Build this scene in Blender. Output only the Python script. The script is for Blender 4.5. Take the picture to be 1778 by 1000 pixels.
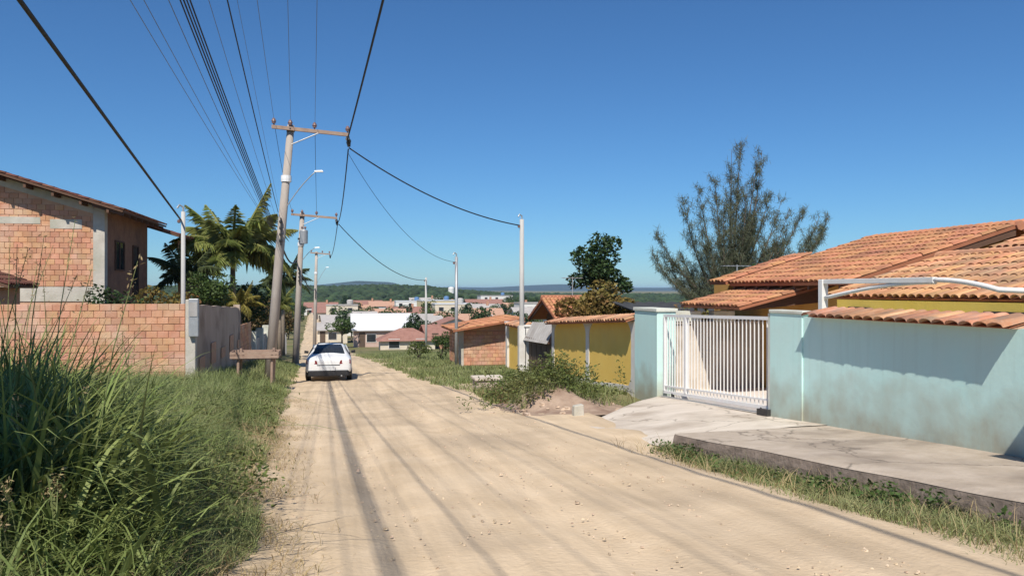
import bpy, math, random
import numpy as np
from mathutils import Vector, Matrix

random.seed(7)
rng = np.random.default_rng(7)
R = math.radians
scene = bpy.context.scene
for o in list(bpy.data.objects):
    bpy.data.objects.remove(o)
COL = scene.collection

# ------------------------------------------------------------------ camera, sky, sun, exposure
EYE = Vector((0, 0, 1.5))
cam_data = bpy.data.cameras.new('camera')
cam_data.sensor_width = 36.0
cam_data.lens = 1350 / 1778 * 36.0
cam_data.clip_start = 0.05
cam_data.clip_end = 30000
cam = bpy.data.objects.new('camera', cam_data)
cam.location = EYE
cam.rotation_euler = (R(90.13), 0, R(-12.1))
COL.objects.link(cam)
scene.camera = cam

SUN_TO = Vector((-0.305, -0.75, 1.0)).normalized()      # towards the sun
world = bpy.data.worlds.new('World')
scene.world = world
world.use_nodes = True
wn = world.node_tree.nodes
wl = world.node_tree.links
sky = wn.new('ShaderNodeTexSky')
sky.sky_type = 'NISHITA'
sky.sun_disc = False
sky.sun_elevation = math.asin(SUN_TO.z)
sky.sun_rotation = math.atan2(SUN_TO.x, SUN_TO.y)
sky.altitude = 0
sky.air_density = 1.0
sky.dust_density = 0.1
sky.ozone_density = 10.0
bg = wn['Background']
bg.inputs['Strength'].default_value = 0.091
tint = wn.new('ShaderNodeMix'); tint.data_type = 'RGBA'; tint.blend_type = 'MULTIPLY'; tint.inputs['Factor'].default_value = 1.0
tint.inputs['B'].default_value = (0.64, 0.87, 0.98, 1)      # deep tropical blue, the same over the whole sky
wl.new(sky.outputs['Color'], tint.inputs['A'])
wl.new(tint.outputs['Result'], bg.inputs['Color'])

sun_data = bpy.data.lights.new('sun', 'SUN')
sun_data.energy = 4.7
sun_data.angle = R(0.53)
sun_data.color = (1.0, 0.94, 0.84)
sun = bpy.data.objects.new('sun', sun_data)
sun.rotation_euler = (-SUN_TO).to_track_quat('-Z', 'Y').to_euler()
COL.objects.link(sun)

vs = scene.view_settings
vs.view_transform = 'Standard'
vs.look = 'None'
vs.gamma = 1.0
vs.use_curve_mapping = False
vs.exposure = 0.22

# ------------------------------------------------------------------ helpers: tagging and meshes
def tag(o, label=None, cat=None, group=None, kind=None):
    if label: o['label'] = label
    if cat: o['category'] = cat
    if group: o['group'] = group
    if kind: o['kind'] = kind
    return o

def empty(name, loc, label, cat, group=None, rz=0.0):
    o = bpy.data.objects.new(name, None)
    o.empty_display_size = 0.2
    o.location = loc
    o.rotation_euler = (0, 0, rz)
    COL.objects.link(o)
    return tag(o, label, cat, group)

def link(name, mesh, parent=None, loc=None, mtx=None):
    o = bpy.data.objects.new(name, mesh)
    COL.objects.link(o)
    if parent is not None:
        o.parent = parent
    if mtx is not None:
        o.matrix_basis = mtx
    elif loc is not None:
        o.location = loc
    return o

def copy_tree(o, parent=None):
    kids = list(o.children)
    c = o.copy()
    COL.objects.link(c)
    c.parent = parent
    for ch in kids:
        copy_tree(ch, c)
    return c

class MB:
    """collects boxes, tubes, polygons and lathes into one mesh"""
    def __init__(self):
        self.v = []; self.f = []
    def add(self, vs_, fs_):
        b = len(self.v)
        self.v += [tuple(p) for p in vs_]
        self.f += [tuple(i + b for i in f) for f in fs_]
        return self
    def box(self, x0, x1, y0, y1, z0, z1):
        p = [(x0,y0,z0),(x1,y0,z0),(x1,y1,z0),(x0,y1,z0),(x0,y0,z1),(x1,y0,z1),(x1,y1,z1),(x0,y1,z1)]
        return self.add(p, [(0,3,2,1),(4,5,6,7),(0,1,5,4),(1,2,6,5),(2,3,7,6),(3,0,4,7)])
    def hexa(self, p):      # 8 points, bottom ring then top ring
        return self.add(p, [(0,3,2,1),(4,5,6,7),(0,1,5,4),(1,2,6,5),(2,3,7,6),(3,0,4,7)])
    def prism(self, poly, ext):   # polygon (list of 3d points) extruded by a vector
        n = len(poly); e = Vector(ext)
        a = [Vector(p) for p in poly]; b = [p + e for p in a]
        fs_ = [tuple(range(n))[::-1], tuple(range(n, 2*n))] + [(i, (i+1) % n, n + (i+1) % n, n + i) for i in range(n)]
        return self.add(a + b, fs_)
    def tube(self, pts, rad, n=8, cap=True):
        pts = [Vector(p) for p in pts]
        if not hasattr(rad, '__len__'): rad = [rad] * len(pts)
        vs_ = []; fs_ = []
        up = None
        for i, p in enumerate(pts):
            d = (pts[min(i+1, len(pts)-1)] - pts[max(i-1, 0)]).normalized()
            if up is None:
                up = Vector((0,0,1)) if abs(d.z) < .9 else Vector((1,0,0))
            s = d.cross(up).normalized(); up = s.cross(d).normalized()
            for k in range(n):
                a = 2*math.pi*k/n
                vs_.append(p + (s*math.cos(a) + up*math.sin(a)) * rad[i])
        for i in range(len(pts)-1):
            for k in range(n):
                k2 = (k+1) % n
                fs_.append((i*n+k, i*n+k2, (i+1)*n+k2, (i+1)*n+k))
        if cap:
            fs_.append(tuple(range(n))[::-1]); fs_.append(tuple((len(pts)-1)*n+k for k in range(n)))
        return self.add(vs_, fs_)
    def lathe(self, c, prof, n=12, axis='z'):   # profile of (r, h)
        vs_ = []; fs_ = []
        for r, h in prof:
            for k in range(n):
                a = 2*math.pi*k/n
                q = (r*math.cos(a), r*math.sin(a), h)
                if axis == 'y': q = (q[0], q[2], q[1])
                if axis == 'x': q = (q[2], q[0], q[1])
                vs_.append((c[0]+q[0], c[1]+q[1], c[2]+q[2]))
        for i in range(len(prof)-1):
            for k in range(n):
                k2 = (k+1) % n
                fs_.append((i*n+k, i*n+k2, (i+1)*n+k2, (i+1)*n+k))
        fs_.append(tuple(range(n))[::-1]); fs_.append(tuple((len(prof)-1)*n+k for k in range(n)))
        return self.add(vs_, fs_)
    def quad(self, a, b, c, d):
        return self.add([a,b,c,d], [(0,1,2,3)])
    def mesh(self, name, m, smooth=False):
        me = bpy.data.meshes.new(name)
        me.from_pydata(self.v, [], self.f)
        if m is not None: me.materials.append(m)
        if smooth: me.polygons.foreach_set('use_smooth', [True]*len(me.polygons))
        me.update()
        return me
    def build(self, name, m, parent=None, loc=None, smooth=False, bevel=0.0):
        o = link(name, self.mesh(name, m, smooth), parent, loc)
        if bevel:
            md = o.modifiers.new('bevel', 'BEVEL'); md.width = bevel; md.segments = 2; md.limit_method = 'ANGLE'
        return o

def np_mesh(name, verts, quads=None, tris=None, m=None, smooth=False):
    me = bpy.data.meshes.new(name)
    verts = np.asarray(verts, dtype=np.float32).reshape(-1, 3)
    nq = 0 if quads is None else len(quads)
    nt = 0 if tris is None else len(tris)
    me.vertices.add(len(verts))
    me.vertices.foreach_set('co', verts.ravel())
    loops = []
    if nq: loops.append(np.asarray(quads, dtype=np.int32).ravel())
    if nt: loops.append(np.asarray(tris, dtype=np.int32).ravel())
    loops = np.concatenate(loops)
    me.loops.add(len(loops))
    me.loops.foreach_set('vertex_index', loops)
    me.polygons.add(nq + nt)
    starts = np.concatenate([np.arange(nq)*4, nq*4 + np.arange(nt)*3]).astype(np.int32)
    me.polygons.foreach_set('loop_start', starts)
    if smooth: me.polygons.foreach_set('use_smooth', np.ones(nq+nt, dtype=bool))
    if m is not None: me.materials.append(m)
    me.update(calc_edges=True)
    me.validate()
    return me

# ------------------------------------------------------------------ helpers: materials
def mat(name, c1, c2=None, scale=3.0, rough=0.9, bump=0.0, bscale=None, spec=0.3, metal=0.0, var=0.0,
        island=0.0, c3=None, scale3=0.6, amt3=0.5, transl=0.0, stretch=None, grime=None, streak=None, crack=None):
    """noise mix of two colours plus an optional broad third tone, bump, and per object / per piece variation"""
    m = bpy.data.materials.new(name)
    m.use_nodes = True
    nt = m.node_tree; N = nt.nodes; L = nt.links
    b = N['Principled BSDF']
    b.inputs['Roughness'].default_value = rough
    b.inputs['Metallic'].default_value = metal
    b.inputs['Specular IOR Level'].default_value = spec
    geo = N.new('ShaderNodeNewGeometry')
    pos = geo.outputs['Position']
    if stretch:
        mp = N.new('ShaderNodeMapping'); mp.inputs['Scale'].default_value = stretch
        L.new(pos, mp.inputs['Vector']); pos2 = mp.outputs['Vector']
    else:
        pos2 = pos
    if c2 is None: c2 = tuple(x*0.8 for x in c1)
    n1 = N.new('ShaderNodeTexNoise'); n1.inputs['Scale'].default_value = scale; n1.inputs['Detail'].default_value = 6
    n1.inputs['Roughness'].default_value = 0.65
    L.new(pos2, n1.inputs['Vector'])
    rp = N.new('ShaderNodeValToRGB')
    rp.color_ramp.elements[0].position = 0.33; rp.color_ramp.elements[1].position = 0.67
    rp.color_ramp.elements[0].color = (*c1, 1); rp.color_ramp.elements[1].color = (*c2, 1)
    L.new(n1.outputs['Fac'], rp.inputs['Fac'])
    col = rp.outputs['Color']
    if c3 is not None:
        n3 = N.new('ShaderNodeTexNoise'); n3.inputs['Scale'].default_value = scale3; n3.inputs['Detail'].default_value = 4
        L.new(pos, n3.inputs['Vector'])
        r3 = N.new('ShaderNodeMapRange'); r3.inputs['From Min'].default_value = 0.48; r3.inputs['From Max'].default_value = 0.68
        r3.inputs['To Max'].default_value = amt3
        L.new(n3.outputs['Fac'], r3.inputs['Value'])
        mx = N.new('ShaderNodeMix'); mx.data_type = 'RGBA'
        L.new(r3.outputs['Result'], mx.inputs['Factor']); L.new(col, mx.inputs['A']); mx.inputs['B'].default_value = (*c3, 1)
        col = mx.outputs['Result']
    if grime is not None:      # dirt splashed up from a given height: (z0, z1, colour, amount)
        z0, z1, gc, ga = grime
        sp = N.new('ShaderNodeSeparateXYZ'); L.new(geo.outputs['Position'], sp.inputs['Vector'])
        # height above the sloping ground line
        sy = N.new('ShaderNodeMath'); sy.operation = 'MULTIPLY_ADD'; sy.inputs[1].default_value = 0.07
        L.new(sp.outputs['Y'], sy.inputs[0]); L.new(sp.outputs['Z'], sy.inputs[2])
        gn = N.new('ShaderNodeTexNoise'); gn.inputs['Scale'].default_value = 2.2; gn.inputs['Detail'].default_value = 8
        L.new(pos, gn.inputs['Vector'])
        sm = N.new('ShaderNodeMath'); sm.operation = 'MULTIPLY_ADD'; sm.inputs[1].default_value = -1.3
        L.new(gn.outputs['Fac'], sm.inputs[0]); L.new(sy.outputs[0], sm.inputs[2])
        mr = N.new('ShaderNodeMapRange'); mr.inputs['From Min'].default_value = z1 - 0.65; mr.inputs['From Max'].default_value = z0 - 0.65
        mr.inputs['To Max'].default_value = ga
        L.new(sm.outputs[0], mr.inputs['Value'])
        mx = N.new('ShaderNodeMix'); mx.data_type = 'RGBA'
        L.new(mr.outputs['Result'], mx.inputs['Factor']); L.new(col, mx.inputs['A']); mx.inputs['B'].default_value = (*gc, 1)
        col = mx.outputs['Result']
    if streak is not None:     # rain streaks: (colour, amount)
        ms_ = N.new('ShaderNodeMapping'); ms_.inputs['Scale'].default_value = (5.0, 5.0, 0.22)
        L.new(geo.outputs['Position'], ms_.inputs['Vector'])
        sn = N.new('ShaderNodeTexNoise'); sn.inputs['Scale'].default_value = 1.0; sn.inputs['Detail'].default_value = 7; sn.inputs['Roughness'].default_value = 0.7
        L.new(ms_.outputs['Vector'], sn.inputs['Vector'])
        sr = N.new('ShaderNodeMapRange'); sr.inputs['From Min'].default_value = 0.50; sr.inputs['From Max'].default_value = 0.72; sr.inputs['To Max'].default_value = streak[1]
        L.new(sn.outputs['Fac'], sr.inputs['Value'])
        mx = N.new('ShaderNodeMix'); mx.data_type = 'RGBA'
        L.new(sr.outputs['Result'], mx.inputs['Factor']); L.new(col, mx.inputs['A']); mx.inputs['B'].default_value = (*streak[0], 1)
        col = mx.outputs['Result']
    if crack is not None:      # hairline cracks: (cell scale, half width, colour)
        cn = N.new('ShaderNodeTexNoise'); cn.inputs['Scale'].default_value = 2.5; cn.inputs['Detail'].default_value = 5
        L.new(geo.outputs['Position'], cn.inputs['Vector'])
        ad = N.new('ShaderNodeVectorMath'); ad.operation = 'MULTIPLY_ADD'; ad.inputs[1].default_value = (0.5, 0.5, 0.5)
        L.new(cn.outputs['Color'], ad.inputs[0]); L.new(geo.outputs['Position'], ad.inputs[2])
        vc = N.new('ShaderNodeTexVoronoi'); vc.feature = 'DISTANCE_TO_EDGE'; vc.inputs['Scale'].default_value = crack[0]
        L.new(ad.outputs['Vector'], vc.inputs['Vector'])
        cr = N.new('ShaderNodeMapRange'); cr.inputs['From Min'].default_value = 0.0; cr.inputs['From Max'].default_value = crack[1]
        cr.inputs['To Min'].default_value = 0.7; cr.inputs['To Max'].default_value = 0.0
        L.new(vc.outputs['Distance'], cr.inputs['Value'])
        mx = N.new('ShaderNodeMix'); mx.data_type = 'RGBA'
        L.new(cr.outputs['Result'], mx.inputs['Factor']); L.new(col, mx.inputs['A']); mx.inputs['B'].default_value = (*crack[2], 1)
        col = mx.outputs['Result']
    src = None
    if var:
        oi = N.new('ShaderNodeObjectInfo'); src, amt = oi.outputs['Random'], var
    elif island:
        src, amt = geo.outputs['Random Per Island'], island
    if src is not None:
        mr = N.new('ShaderNodeMapRange'); mr.inputs['To Min'].default_value = 1 - amt; mr.inputs['To Max'].default_value = 1 + amt
        L.new(src, mr.inputs['Value'])
        h2 = N.new('ShaderNodeMath'); h2.operation = 'MULTIPLY_ADD'; h2.inputs[1].default_value = 0.024; h2.inputs[2].default_value = 0.488
        mm = N.new('ShaderNodeMath'); mm.operation = 'FRACT'
        m7 = N.new('ShaderNodeMath'); m7.operation = 'MULTIPLY'; m7.inputs[1].default_value = 7.13
        L.new(src, m7.inputs[0]); L.new(m7.outputs[0], mm.inputs[0]); L.new(mm.outputs[0], h2.inputs[0])
        hs = N.new('ShaderNodeHueSaturation')
        L.new(col, hs.inputs['Color']); L.new(mr.outputs['Result'], hs.inputs['Value']); L.new(h2.outputs[0], hs.inputs['Hue'])
        col = hs.outputs['Color']
    L.new(col, b.inputs['Base Color'])
    if bump:
        n2 = N.new('ShaderNodeTexNoise'); n2.inputs['Scale'].default_value = bscale or scale*6; n2.inputs['Detail'].default_value = 5
        L.new(pos, n2.inputs['Vector'])
        bp = N.new('ShaderNodeBump'); bp.inputs['Strength'].default_value = min(1.0, bump); bp.inputs['Distance'].default_value = 0.02
        L.new(n2.outputs['Fac'], bp.inputs['Height']); L.new(bp.outputs['Normal'], b.inputs['Normal'])
    if transl:
        tr = N.new('ShaderNodeBsdfTranslucent'); L.new(col, tr.inputs['Color'])
        ms = N.new('ShaderNodeMixShader'); ms.inputs['Fac'].default_value = transl
        L.new(b.outputs['BSDF'], ms.inputs[1]); L.new(tr.outputs['BSDF'], ms.inputs[2])
        L.new(ms.outputs['Shader'], N['Material Output'].inputs['Surface'])
    return m

M = {}
M['dirt'] = mat('dirt', (0.56,0.425,0.28), (0.66,0.515,0.355), 1.3, 0.95, 0.6, 22, 0.1, c3=(0.44,0.34,0.235), scale3=0.45, amt3=0.75)
M['earth'] = mat('earth', (0.15,0.14,0.06), (0.24,0.20,0.11), 0.9, 0.95, 0.5, 14, 0.1, c3=(0.10,0.13,0.04), scale3=0.12, amt3=0.9)
M['concrete'] = mat('concrete', (0.38,0.31,0.24), (0.50,0.42,0.34), 2.4, 0.9, 0.5, 20, 0.2, c3=(0.24,0.195,0.155), scale3=1.1, amt3=0.75, crack=(0.55, 0.012, (0.12,0.10,0.08)))
M['apron'] = mat('apron', (0.57,0.49,0.40), (0.66,0.58,0.49), 1.4, 0.9, 0.3, 26, 0.2, c3=(0.36,0.29,0.225), scale3=1.0, amt3=0.75, stretch=(0.6,2.6,1), crack=(0.45, 0.010, (0.20,0.16,0.12)))
M['kerb'] = mat('kerb', (0.17,0.135,0.11), (0.30,0.24,0.20), 3.0, 0.95, 0.7, 18, 0.1)
M['court'] = mat('court', (0.66,0.60,0.54), (0.74,0.68,0.62), 2, 0.8, 0.1, 30, 0.2)
M['teal'] = mat('teal_paint', (0.54,0.785,0.74), (0.59,0.81,0.77), 1.6, 0.85, 0.12, 14, 0.2, c3=(0.52,0.70,0.64), scale3=0.8, amt3=0.5, streak=((0.44,0.60,0.55), 0.5),
                grime=(0.1, 0.95, (0.36,0.32,0.23), 0.85))
M['pale_plaster'] = mat('pale_plaster', (0.66,0.67,0.60), (0.56,0.58,0.50), 4, 0.9, 0.3, 30, 0.2, c3=(0.42,0.40,0.33), scale3=1.5, amt3=0.6)
M['grey_plaster'] = mat('grey_plaster', (0.48,0.42,0.35), (0.64,0.57,0.49), 2.2, 0.95, 0.4, 22, 0.1, c3=(0.30,0.25,0.20), scale3=1.4, amt3=0.7)
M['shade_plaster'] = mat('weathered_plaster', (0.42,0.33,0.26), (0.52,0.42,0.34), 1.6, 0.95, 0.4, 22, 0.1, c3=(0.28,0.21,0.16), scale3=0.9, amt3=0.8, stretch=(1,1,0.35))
M['white'] = mat('white_paint', (0.78,0.77,0.74), (0.72,0.70,0.66), 6, 0.55, 0.0, spec=0.4)
M['whitewall'] = mat('white_wall', (0.74,0.72,0.68), (0.64,0.61,0.56), 3, 0.9, 0.2, 30, 0.2, c3=(0.50,0.45,0.38), scale3=1.2, amt3=0.5)
M['gate_metal'] = mat('gate_metal', (0.80,0.79,0.78), (0.75,0.74,0.72), 9, 0.5, 0.0, spec=0.4)
M['dark_metal'] = mat('dark_metal', (0.06,0.06,0.065), (0.09,0.085,0.08), 9, 0.5, 0.0, metal=0.6)
M['galv'] = mat('galvanised', (0.42,0.43,0.44), (0.34,0.35,0.36), 9, 0.5, 0.0, metal=0.4)
M['ochre'] = mat('ochre_paint', (0.84,0.55,0.13), (0.87,0.60,0.16), 2.0, 0.9, 0.25, 35, 0.2, c3=(0.76,0.52,0.16), scale3=0.9, amt3=0.6)
M['house_ochre'] = mat('house_ochre', (0.50,0.27,0.075), (0.55,0.31,0.09), 2.0, 0.9, 0.2, 35, 0.2)
M['yellow'] = mat('yellow_paint', (0.74,0.52,0.10), (0.78,0.56,0.13), 2.0, 0.85, 0.2, 35, 0.2)
M['tile'] = mat('clay_tile', (0.46,0.205,0.10), (0.54,0.26,0.14), 5, 0.85, 0.3, 30, 0.2, var=0.15, c3=(0.25,0.125,0.08), scale3=1.1, amt3=0.75)
M['tile_i'] = mat('clay_tile_field', (0.46,0.205,0.10), (0.54,0.26,0.14), 5, 0.85, 0.3, 30, 0.2, island=0.15, c3=(0.25,0.125,0.08), scale3=1.1, amt3=0.75)
M['tile_old'] = mat('old_clay_tile', (0.52,0.25,0.12), (0.60,0.33,0.18), 4, 0.9, 0.3, 30, 0.2, var=0.22, c3=(0.30,0.20,0.14), scale3=1.4, amt3=0.75)
M['tile_old_i'] = mat('old_clay_tile_field', (0.52,0.25,0.12), (0.60,0.33,0.18), 4, 0.9, 0.3, 30, 0.2, island=0.22, c3=(0.30,0.20,0.14), scale3=1.4, amt3=0.75)
M['coping'] = mat('coping_tile', (0.46,0.21,0.11), (0.58,0.34,0.21), 6, 0.9, 0.4, 30, 0.2, var=0.3, c3=(0.20,0.14,0.11), scale3=3.0, amt3=0.75)
M['tile_dark'] = mat('dark_clay_tile', (0.16,0.065,0.045), (0.22,0.10,0.07), 5, 0.9, 0.3, 30, 0.2, var=0.25)
M['tile_dark_i'] = mat('dark_clay_tile_field', (0.16,0.065,0.045), (0.22,0.10,0.07), 5, 0.9, 0.3, 30, 0.2, island=0.25)
M['deck'] = mat('roof_deck', (0.32,0.12,0.06), (0.38,0.15,0.08), 4, 0.9, 0.0)
M['timber'] = mat('roof_timber', (0.10,0.055,0.035), (0.15,0.08,0.05), 6, 0.8, 0.2, 30, stretch=(1,1,6))
M['wood'] = mat('weathered_wood', (0.30,0.20,0.15), (0.40,0.29,0.22), 5, 0.85, 0.3, 30, stretch=(1,8,1))
M['dark_wood'] = mat('dark_wood', (0.085,0.06,0.045), (0.13,0.09,0.065), 5, 0.8, 0.3, 30, stretch=(6,6,1))
M['brick'] = mat('hollow_brick', (0.55,0.275,0.155), (0.62,0.35,0.22), 3, 0.95, 0.5, 40, 0.1, var=0.13, streak=((0.36,0.22,0.16), 0.45), c3=(0.62,0.47,0.36), scale3=0.9, amt3=0.6)
M['mortar'] = mat('mortar', (0.53,0.31,0.20), (0.60,0.38,0.26), 5, 0.95, 0.5, 30, 0.1)
M['beam'] = mat('cast_concrete', (0.46,0.42,0.36), (0.58,0.54,0.47), 3, 0.95, 0.4, 24, 0.1, c3=(0.36,0.36,0.28), scale3=1.0, amt3=0.6)
M['pole'] = mat('pole_concrete', (0.36,0.31,0.27), (0.45,0.40,0.35), 4, 0.9, 0.3, 30, 0.2, stretch=(1,1,0.3))
M['pole_pale'] = mat('pale_pole_concrete', (0.42,0.41,0.39), (0.50,0.485,0.46), 4, 0.9, 0.3, 30, 0.2, stretch=(1,1,0.3))
M['porcelain'] = mat('porcelain', (0.17,0.10,0.09), (0.22,0.13,0.11), 9, 0.25, spec=0.5)
M['cable'] = mat('cable', (0.018,0.018,0.022), (0.028,0.028,0.032), 9, 0.6)
M['alu'] = mat('bare_conductor', (0.16,0.17,0.19), (0.20,0.21,0.23), 9, 0.5, metal=0.3)
M['lamp_white'] = mat('lamp_housing', (0.80,0.80,0.80), (0.74,0.74,0.74), 9, 0.4)
M['glass'] = mat('window_glass', (0.020,0.025,0.032), (0.03,0.035,0.042), 3, 0.08, spec=0.6)
M['fibro'] = mat('fibre_cement', (0.34,0.32,0.30), (0.44,0.42,0.40), 3, 0.95, 0.3, 30, c3=(0.25,0.22,0.20), scale3=0.8, amt3=0.7)
M['fibro_dark'] = mat('dark_fibre_cement', (0.035,0.038,0.042), (0.06,0.062,0.065), 3, 0.95, 0.3, 30)  # near-black sheet tone
M['w_dark'] = mat('overhang_shade_render', (0.16,0.10,0.07), (0.21,0.14,0.10), 2, .95)  # wall colour darkened to stand for shade under the deep gable overhang
M['brick_side'] = mat('shaded_brick', (0.27,0.14,0.09), (0.35,0.19,0.12), 5, .95, .5, 18, c3=(0.18,0.10,0.07), scale3=1.2, amt3=.7)  # brick colour darkened to carry the shade of the side wall

# ------------------------------------------------------------------ terrain
_PY = np.array([-40, -10, 0, 5, 12, 20, 30, 45, 60, 80, 100, 130, 160, 200, 260, 350, 450, 600, 900, 3000, 12000], float)
_PZ = np.array([1.6, .62, 0, -.36, -.86, -1.38, -1.95, -2.7, -3.6, -4.9, -6.0, -6.9, -7.3, -7.3, -7.4, -7.5, -7.2, -6.8, -6.5, -6, -6], float)
_ys = np.concatenate([np.arange(-40, 200, 0.5), np.arange(200, 12000, 10.0)])
_zs = np.interp(_ys, _PY, _PZ)
_k = np.hanning(19); _k /= _k.sum()
_zs[9:470] = np.convolve(_zs, _k, 'same')[9:470]
def P(y): return np.interp(y, _ys, _zs)
_EY = np.array([-40, 5.4, 15, 21, 33, 61, 100, 150, 270, 400], float)
_EL = np.array([.6, -.54, -1.04, -1.3, -1.78, -2.8, -5, -7.2, -12, -17], float)
_ER = np.array([4.3, 3.76, 3.62, 3.45, 2.4, .9, -1.5, -3.7, -8.5, -13.5], float)
def EL(y): return np.interp(y, _EY, _EL)
def ER(y): return np.interp(y, _EY, _ER)

_fr = rng.normal(size=(40, 2)); _ph = rng.uniform(0, 6.28, 40)
def nz(x, y, s=1.0, k0=0, k=9):
    """cheap smooth noise about -1..1"""
    o = 0.0
    for i in range(k0, k0 + k):
        o = o + np.sin((x*_fr[i, 0] + y*_fr[i, 1])*s + _ph[i])
    return o / math.sqrt(k) * 0.8
def sst(t):
    t = np.clip(t, 0, 1); return t*t*(3-2*t)

def G(x, y):
    x = np.asarray(x, float); y = np.asarray(y, float)
    z = P(y)
    near = 1 - sst((y-50)/60)
    ul = EL(y) - x; ur = x - ER(y)
    z = z + near*(0.34*sst(ul/2.6) + 0.35*sst((ul-3)/6))
    z = z + near*(0.03*sst(ur/2.0)) + near*0.12*sst((y-14)/6)*sst(ur/3.0)
    z = z + near*0.03*nz(x, y, 1.4)*sst(np.maximum(ul, ur)/0.6)
    z = z - (1-sst((y-10.2)/2.2))*0.13*sst((ur-.15)/.9)
    far = sst((y-120)/200)
    z = z + far*0.8*nz(x, y, 0.02, 10)
    return z
def gz(x, y): return float(G(x, y))

def axis(parts):
    out = []
    for a, b, s in parts:
        out.append(np.arange(a, b, s))
    return np.unique(np.round(np.concatenate(out), 4))
xs = axis([(-7000, -1500, 700), (-1500, -300, 120), (-300, -60, 20), (-60, -16, 3), (-16, 14, 0.4), (14, 60, 3), (60, 300, 20), (300, 1500, 120), (1500, 7001, 700)])
ys = axis([(-200, -20, 20), (-20, 45, 0.4), (45, 110, 1.5), (110, 400, 8), (400, 1500, 60), (1500, 12001, 600)])
X, Y = np.meshgrid(xs, ys)
Z = G(X, Y)
inroad = sst(np.minimum(X-EL(Y)+.75, ER(Y)+1.25-X)/0.5)
Z = Z - np.where((Y > -20) & (Y < 300), 0.07*inroad, 0)
# keep the ground below the paved strips on the right
pav = ((X > 5.5) & (X < 7.4) & (Y < 18.4) & (Y > -12)) | ((X > 7) & (X < 12) & (Y > 6) & (Y < 18.9)) | ((X > 4.6) & (Y > 10) & (X < 7.4) & (Y < 18.2))
Z = Z - np.where(pav, 0.10, 0)
ny, nx = X.shape
idx = np.arange(ny*nx).reshape(ny, nx)
quads = np.stack([idx[:-1, :-1], idx[:-1, 1:], idx[1:, 1:], idx[1:, :-1]], -1).reshape(-1, 4)
ground = link('ground', np_mesh('ground', np.stack([X, Y, Z], -1), quads, None, M['earth'], True))
tag(ground, kind='structure')

# ------------------------------------------------------------------ dirt road with shallow ruts
vy = axis([(-14, 20, 0.12), (20, 60, 0.3), (60, 130, 1.0), (130, 331, 4)])
tt = np.linspace(-0.16, 1.28, 124)
T, VY = np.meshgrid(tt, vy)
l = EL(VY); r = ER(VY)
edge_n = 0.16*nz(VY*0+3, VY, 1.9) + 0.08*nz(VY*0, VY, 5.0, 5)
RX = l + (r-l)*T + edge_n*np.where(T < 0.5, 1-2*T, 2*T-1)
kxx = np.where(VY < 10.6, 5.41 - .1333*(VY-5.3) - .02, 1e3)
RX = np.minimum(RX, kxx)
w = r-l
s = (RX-l)
rut = -0.05*np.exp(-((s-1.0)/0.2)**2) - 0.05*np.exp(-((s-2.55)/0.22)**2) - 0.03*np.exp(-((s-3.5)/0.2)**2) \
      + 0.015*np.exp(-((s-0.62)/0.13)**2) + 0.015*np.exp(-((s-1.4)/0.13)**2) + 0.015*np.exp(-((s-2.1)/0.15)**2) + 0.015*np.exp(-((s-2.95)/0.13)**2)
fade = 1-sst((VY-30)/40)
RZ = P(VY) + 0.012 + fade*(rut*(0.7+0.3*nz(RX*0, VY, .7)) + 0.010*nz(RX, VY*0.3, 5.5, 3) + 0.006*nz(RX, VY*0.5, 14, 9, 12) - 0.035*sst((nz(RX, VY, 1.1, 20) - .95)/.5))
out_ = sst(np.maximum(-T, T-1)/0.06)
RZ = RZ*(1-out_) + np.maximum(G(RX, VY), G(RX, VY))*out_ + out_*(0.012 + 0.008*nz(RX, VY, 6, 3))
RZ = RZ - 0.16*sst((0.05 - np.minimum(T+.16, 1.28-T))/0.05)
n1, n2 = RX.shape
idx = np.arange(n1*n2).reshape(n1, n2)
quads = np.stack([idx[:-1, :-1], idx[:-1, 1:], idx[1:, 1:], idx[1:, :-1]], -1).reshape(-1, 4)
# dirt: compacted pale tracks, darker damp streaks running along the road, small stones as relief
dm = M['dirt']; nt = dm.node_tree; N = nt.nodes; L = nt.links
b = N['Principled BSDF']
geo = N.new('ShaderNodeNewGeometry')
mp = N.new('ShaderNodeMapping'); mp.inputs['Scale'].default_value = (3.2, 0.16, 1)
L.new(geo.outputs['Position'], mp.inputs['Vector'])
ns = N.new('ShaderNodeTexNoise'); ns.inputs['Scale'].default_value = 1.0; ns.inputs['Detail'].default_value = 7; ns.inputs['Roughness'].default_value = 0.6
L.new(mp.outputs['Vector'], ns.inputs['Vector'])
mr = N.new('ShaderNodeMapRange'); mr.inputs['From Min'].default_value = 0.3; mr.inputs['From Max'].default_value = 0.7
mr.inputs['To Min'].default_value = 0.80; mr.inputs['To Max'].default_value = 1.10
L.new(ns.outputs['Fac'], mr.inputs['Value'])
old = b.inputs['Base Color'].links[0].from_socket
hs = N.new('ShaderNodeHueSaturation'); L.new(old, hs.inputs['Color']); L.new(mr.outputs['Result'], hs.inputs['Value'])
L.new(hs.outputs['Color'], b.inputs['Base Color'])
vo = N.new('ShaderNodeTexVoronoi'); vo.inputs['Scale'].default_value = 11
L.new(geo.outputs['Position'], vo.inputs['Vector'])
road = link('road', np_mesh('road', np.stack([RX, VY, RZ], -1), quads, None, dm, True))
tag(road, kind='structure')

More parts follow.
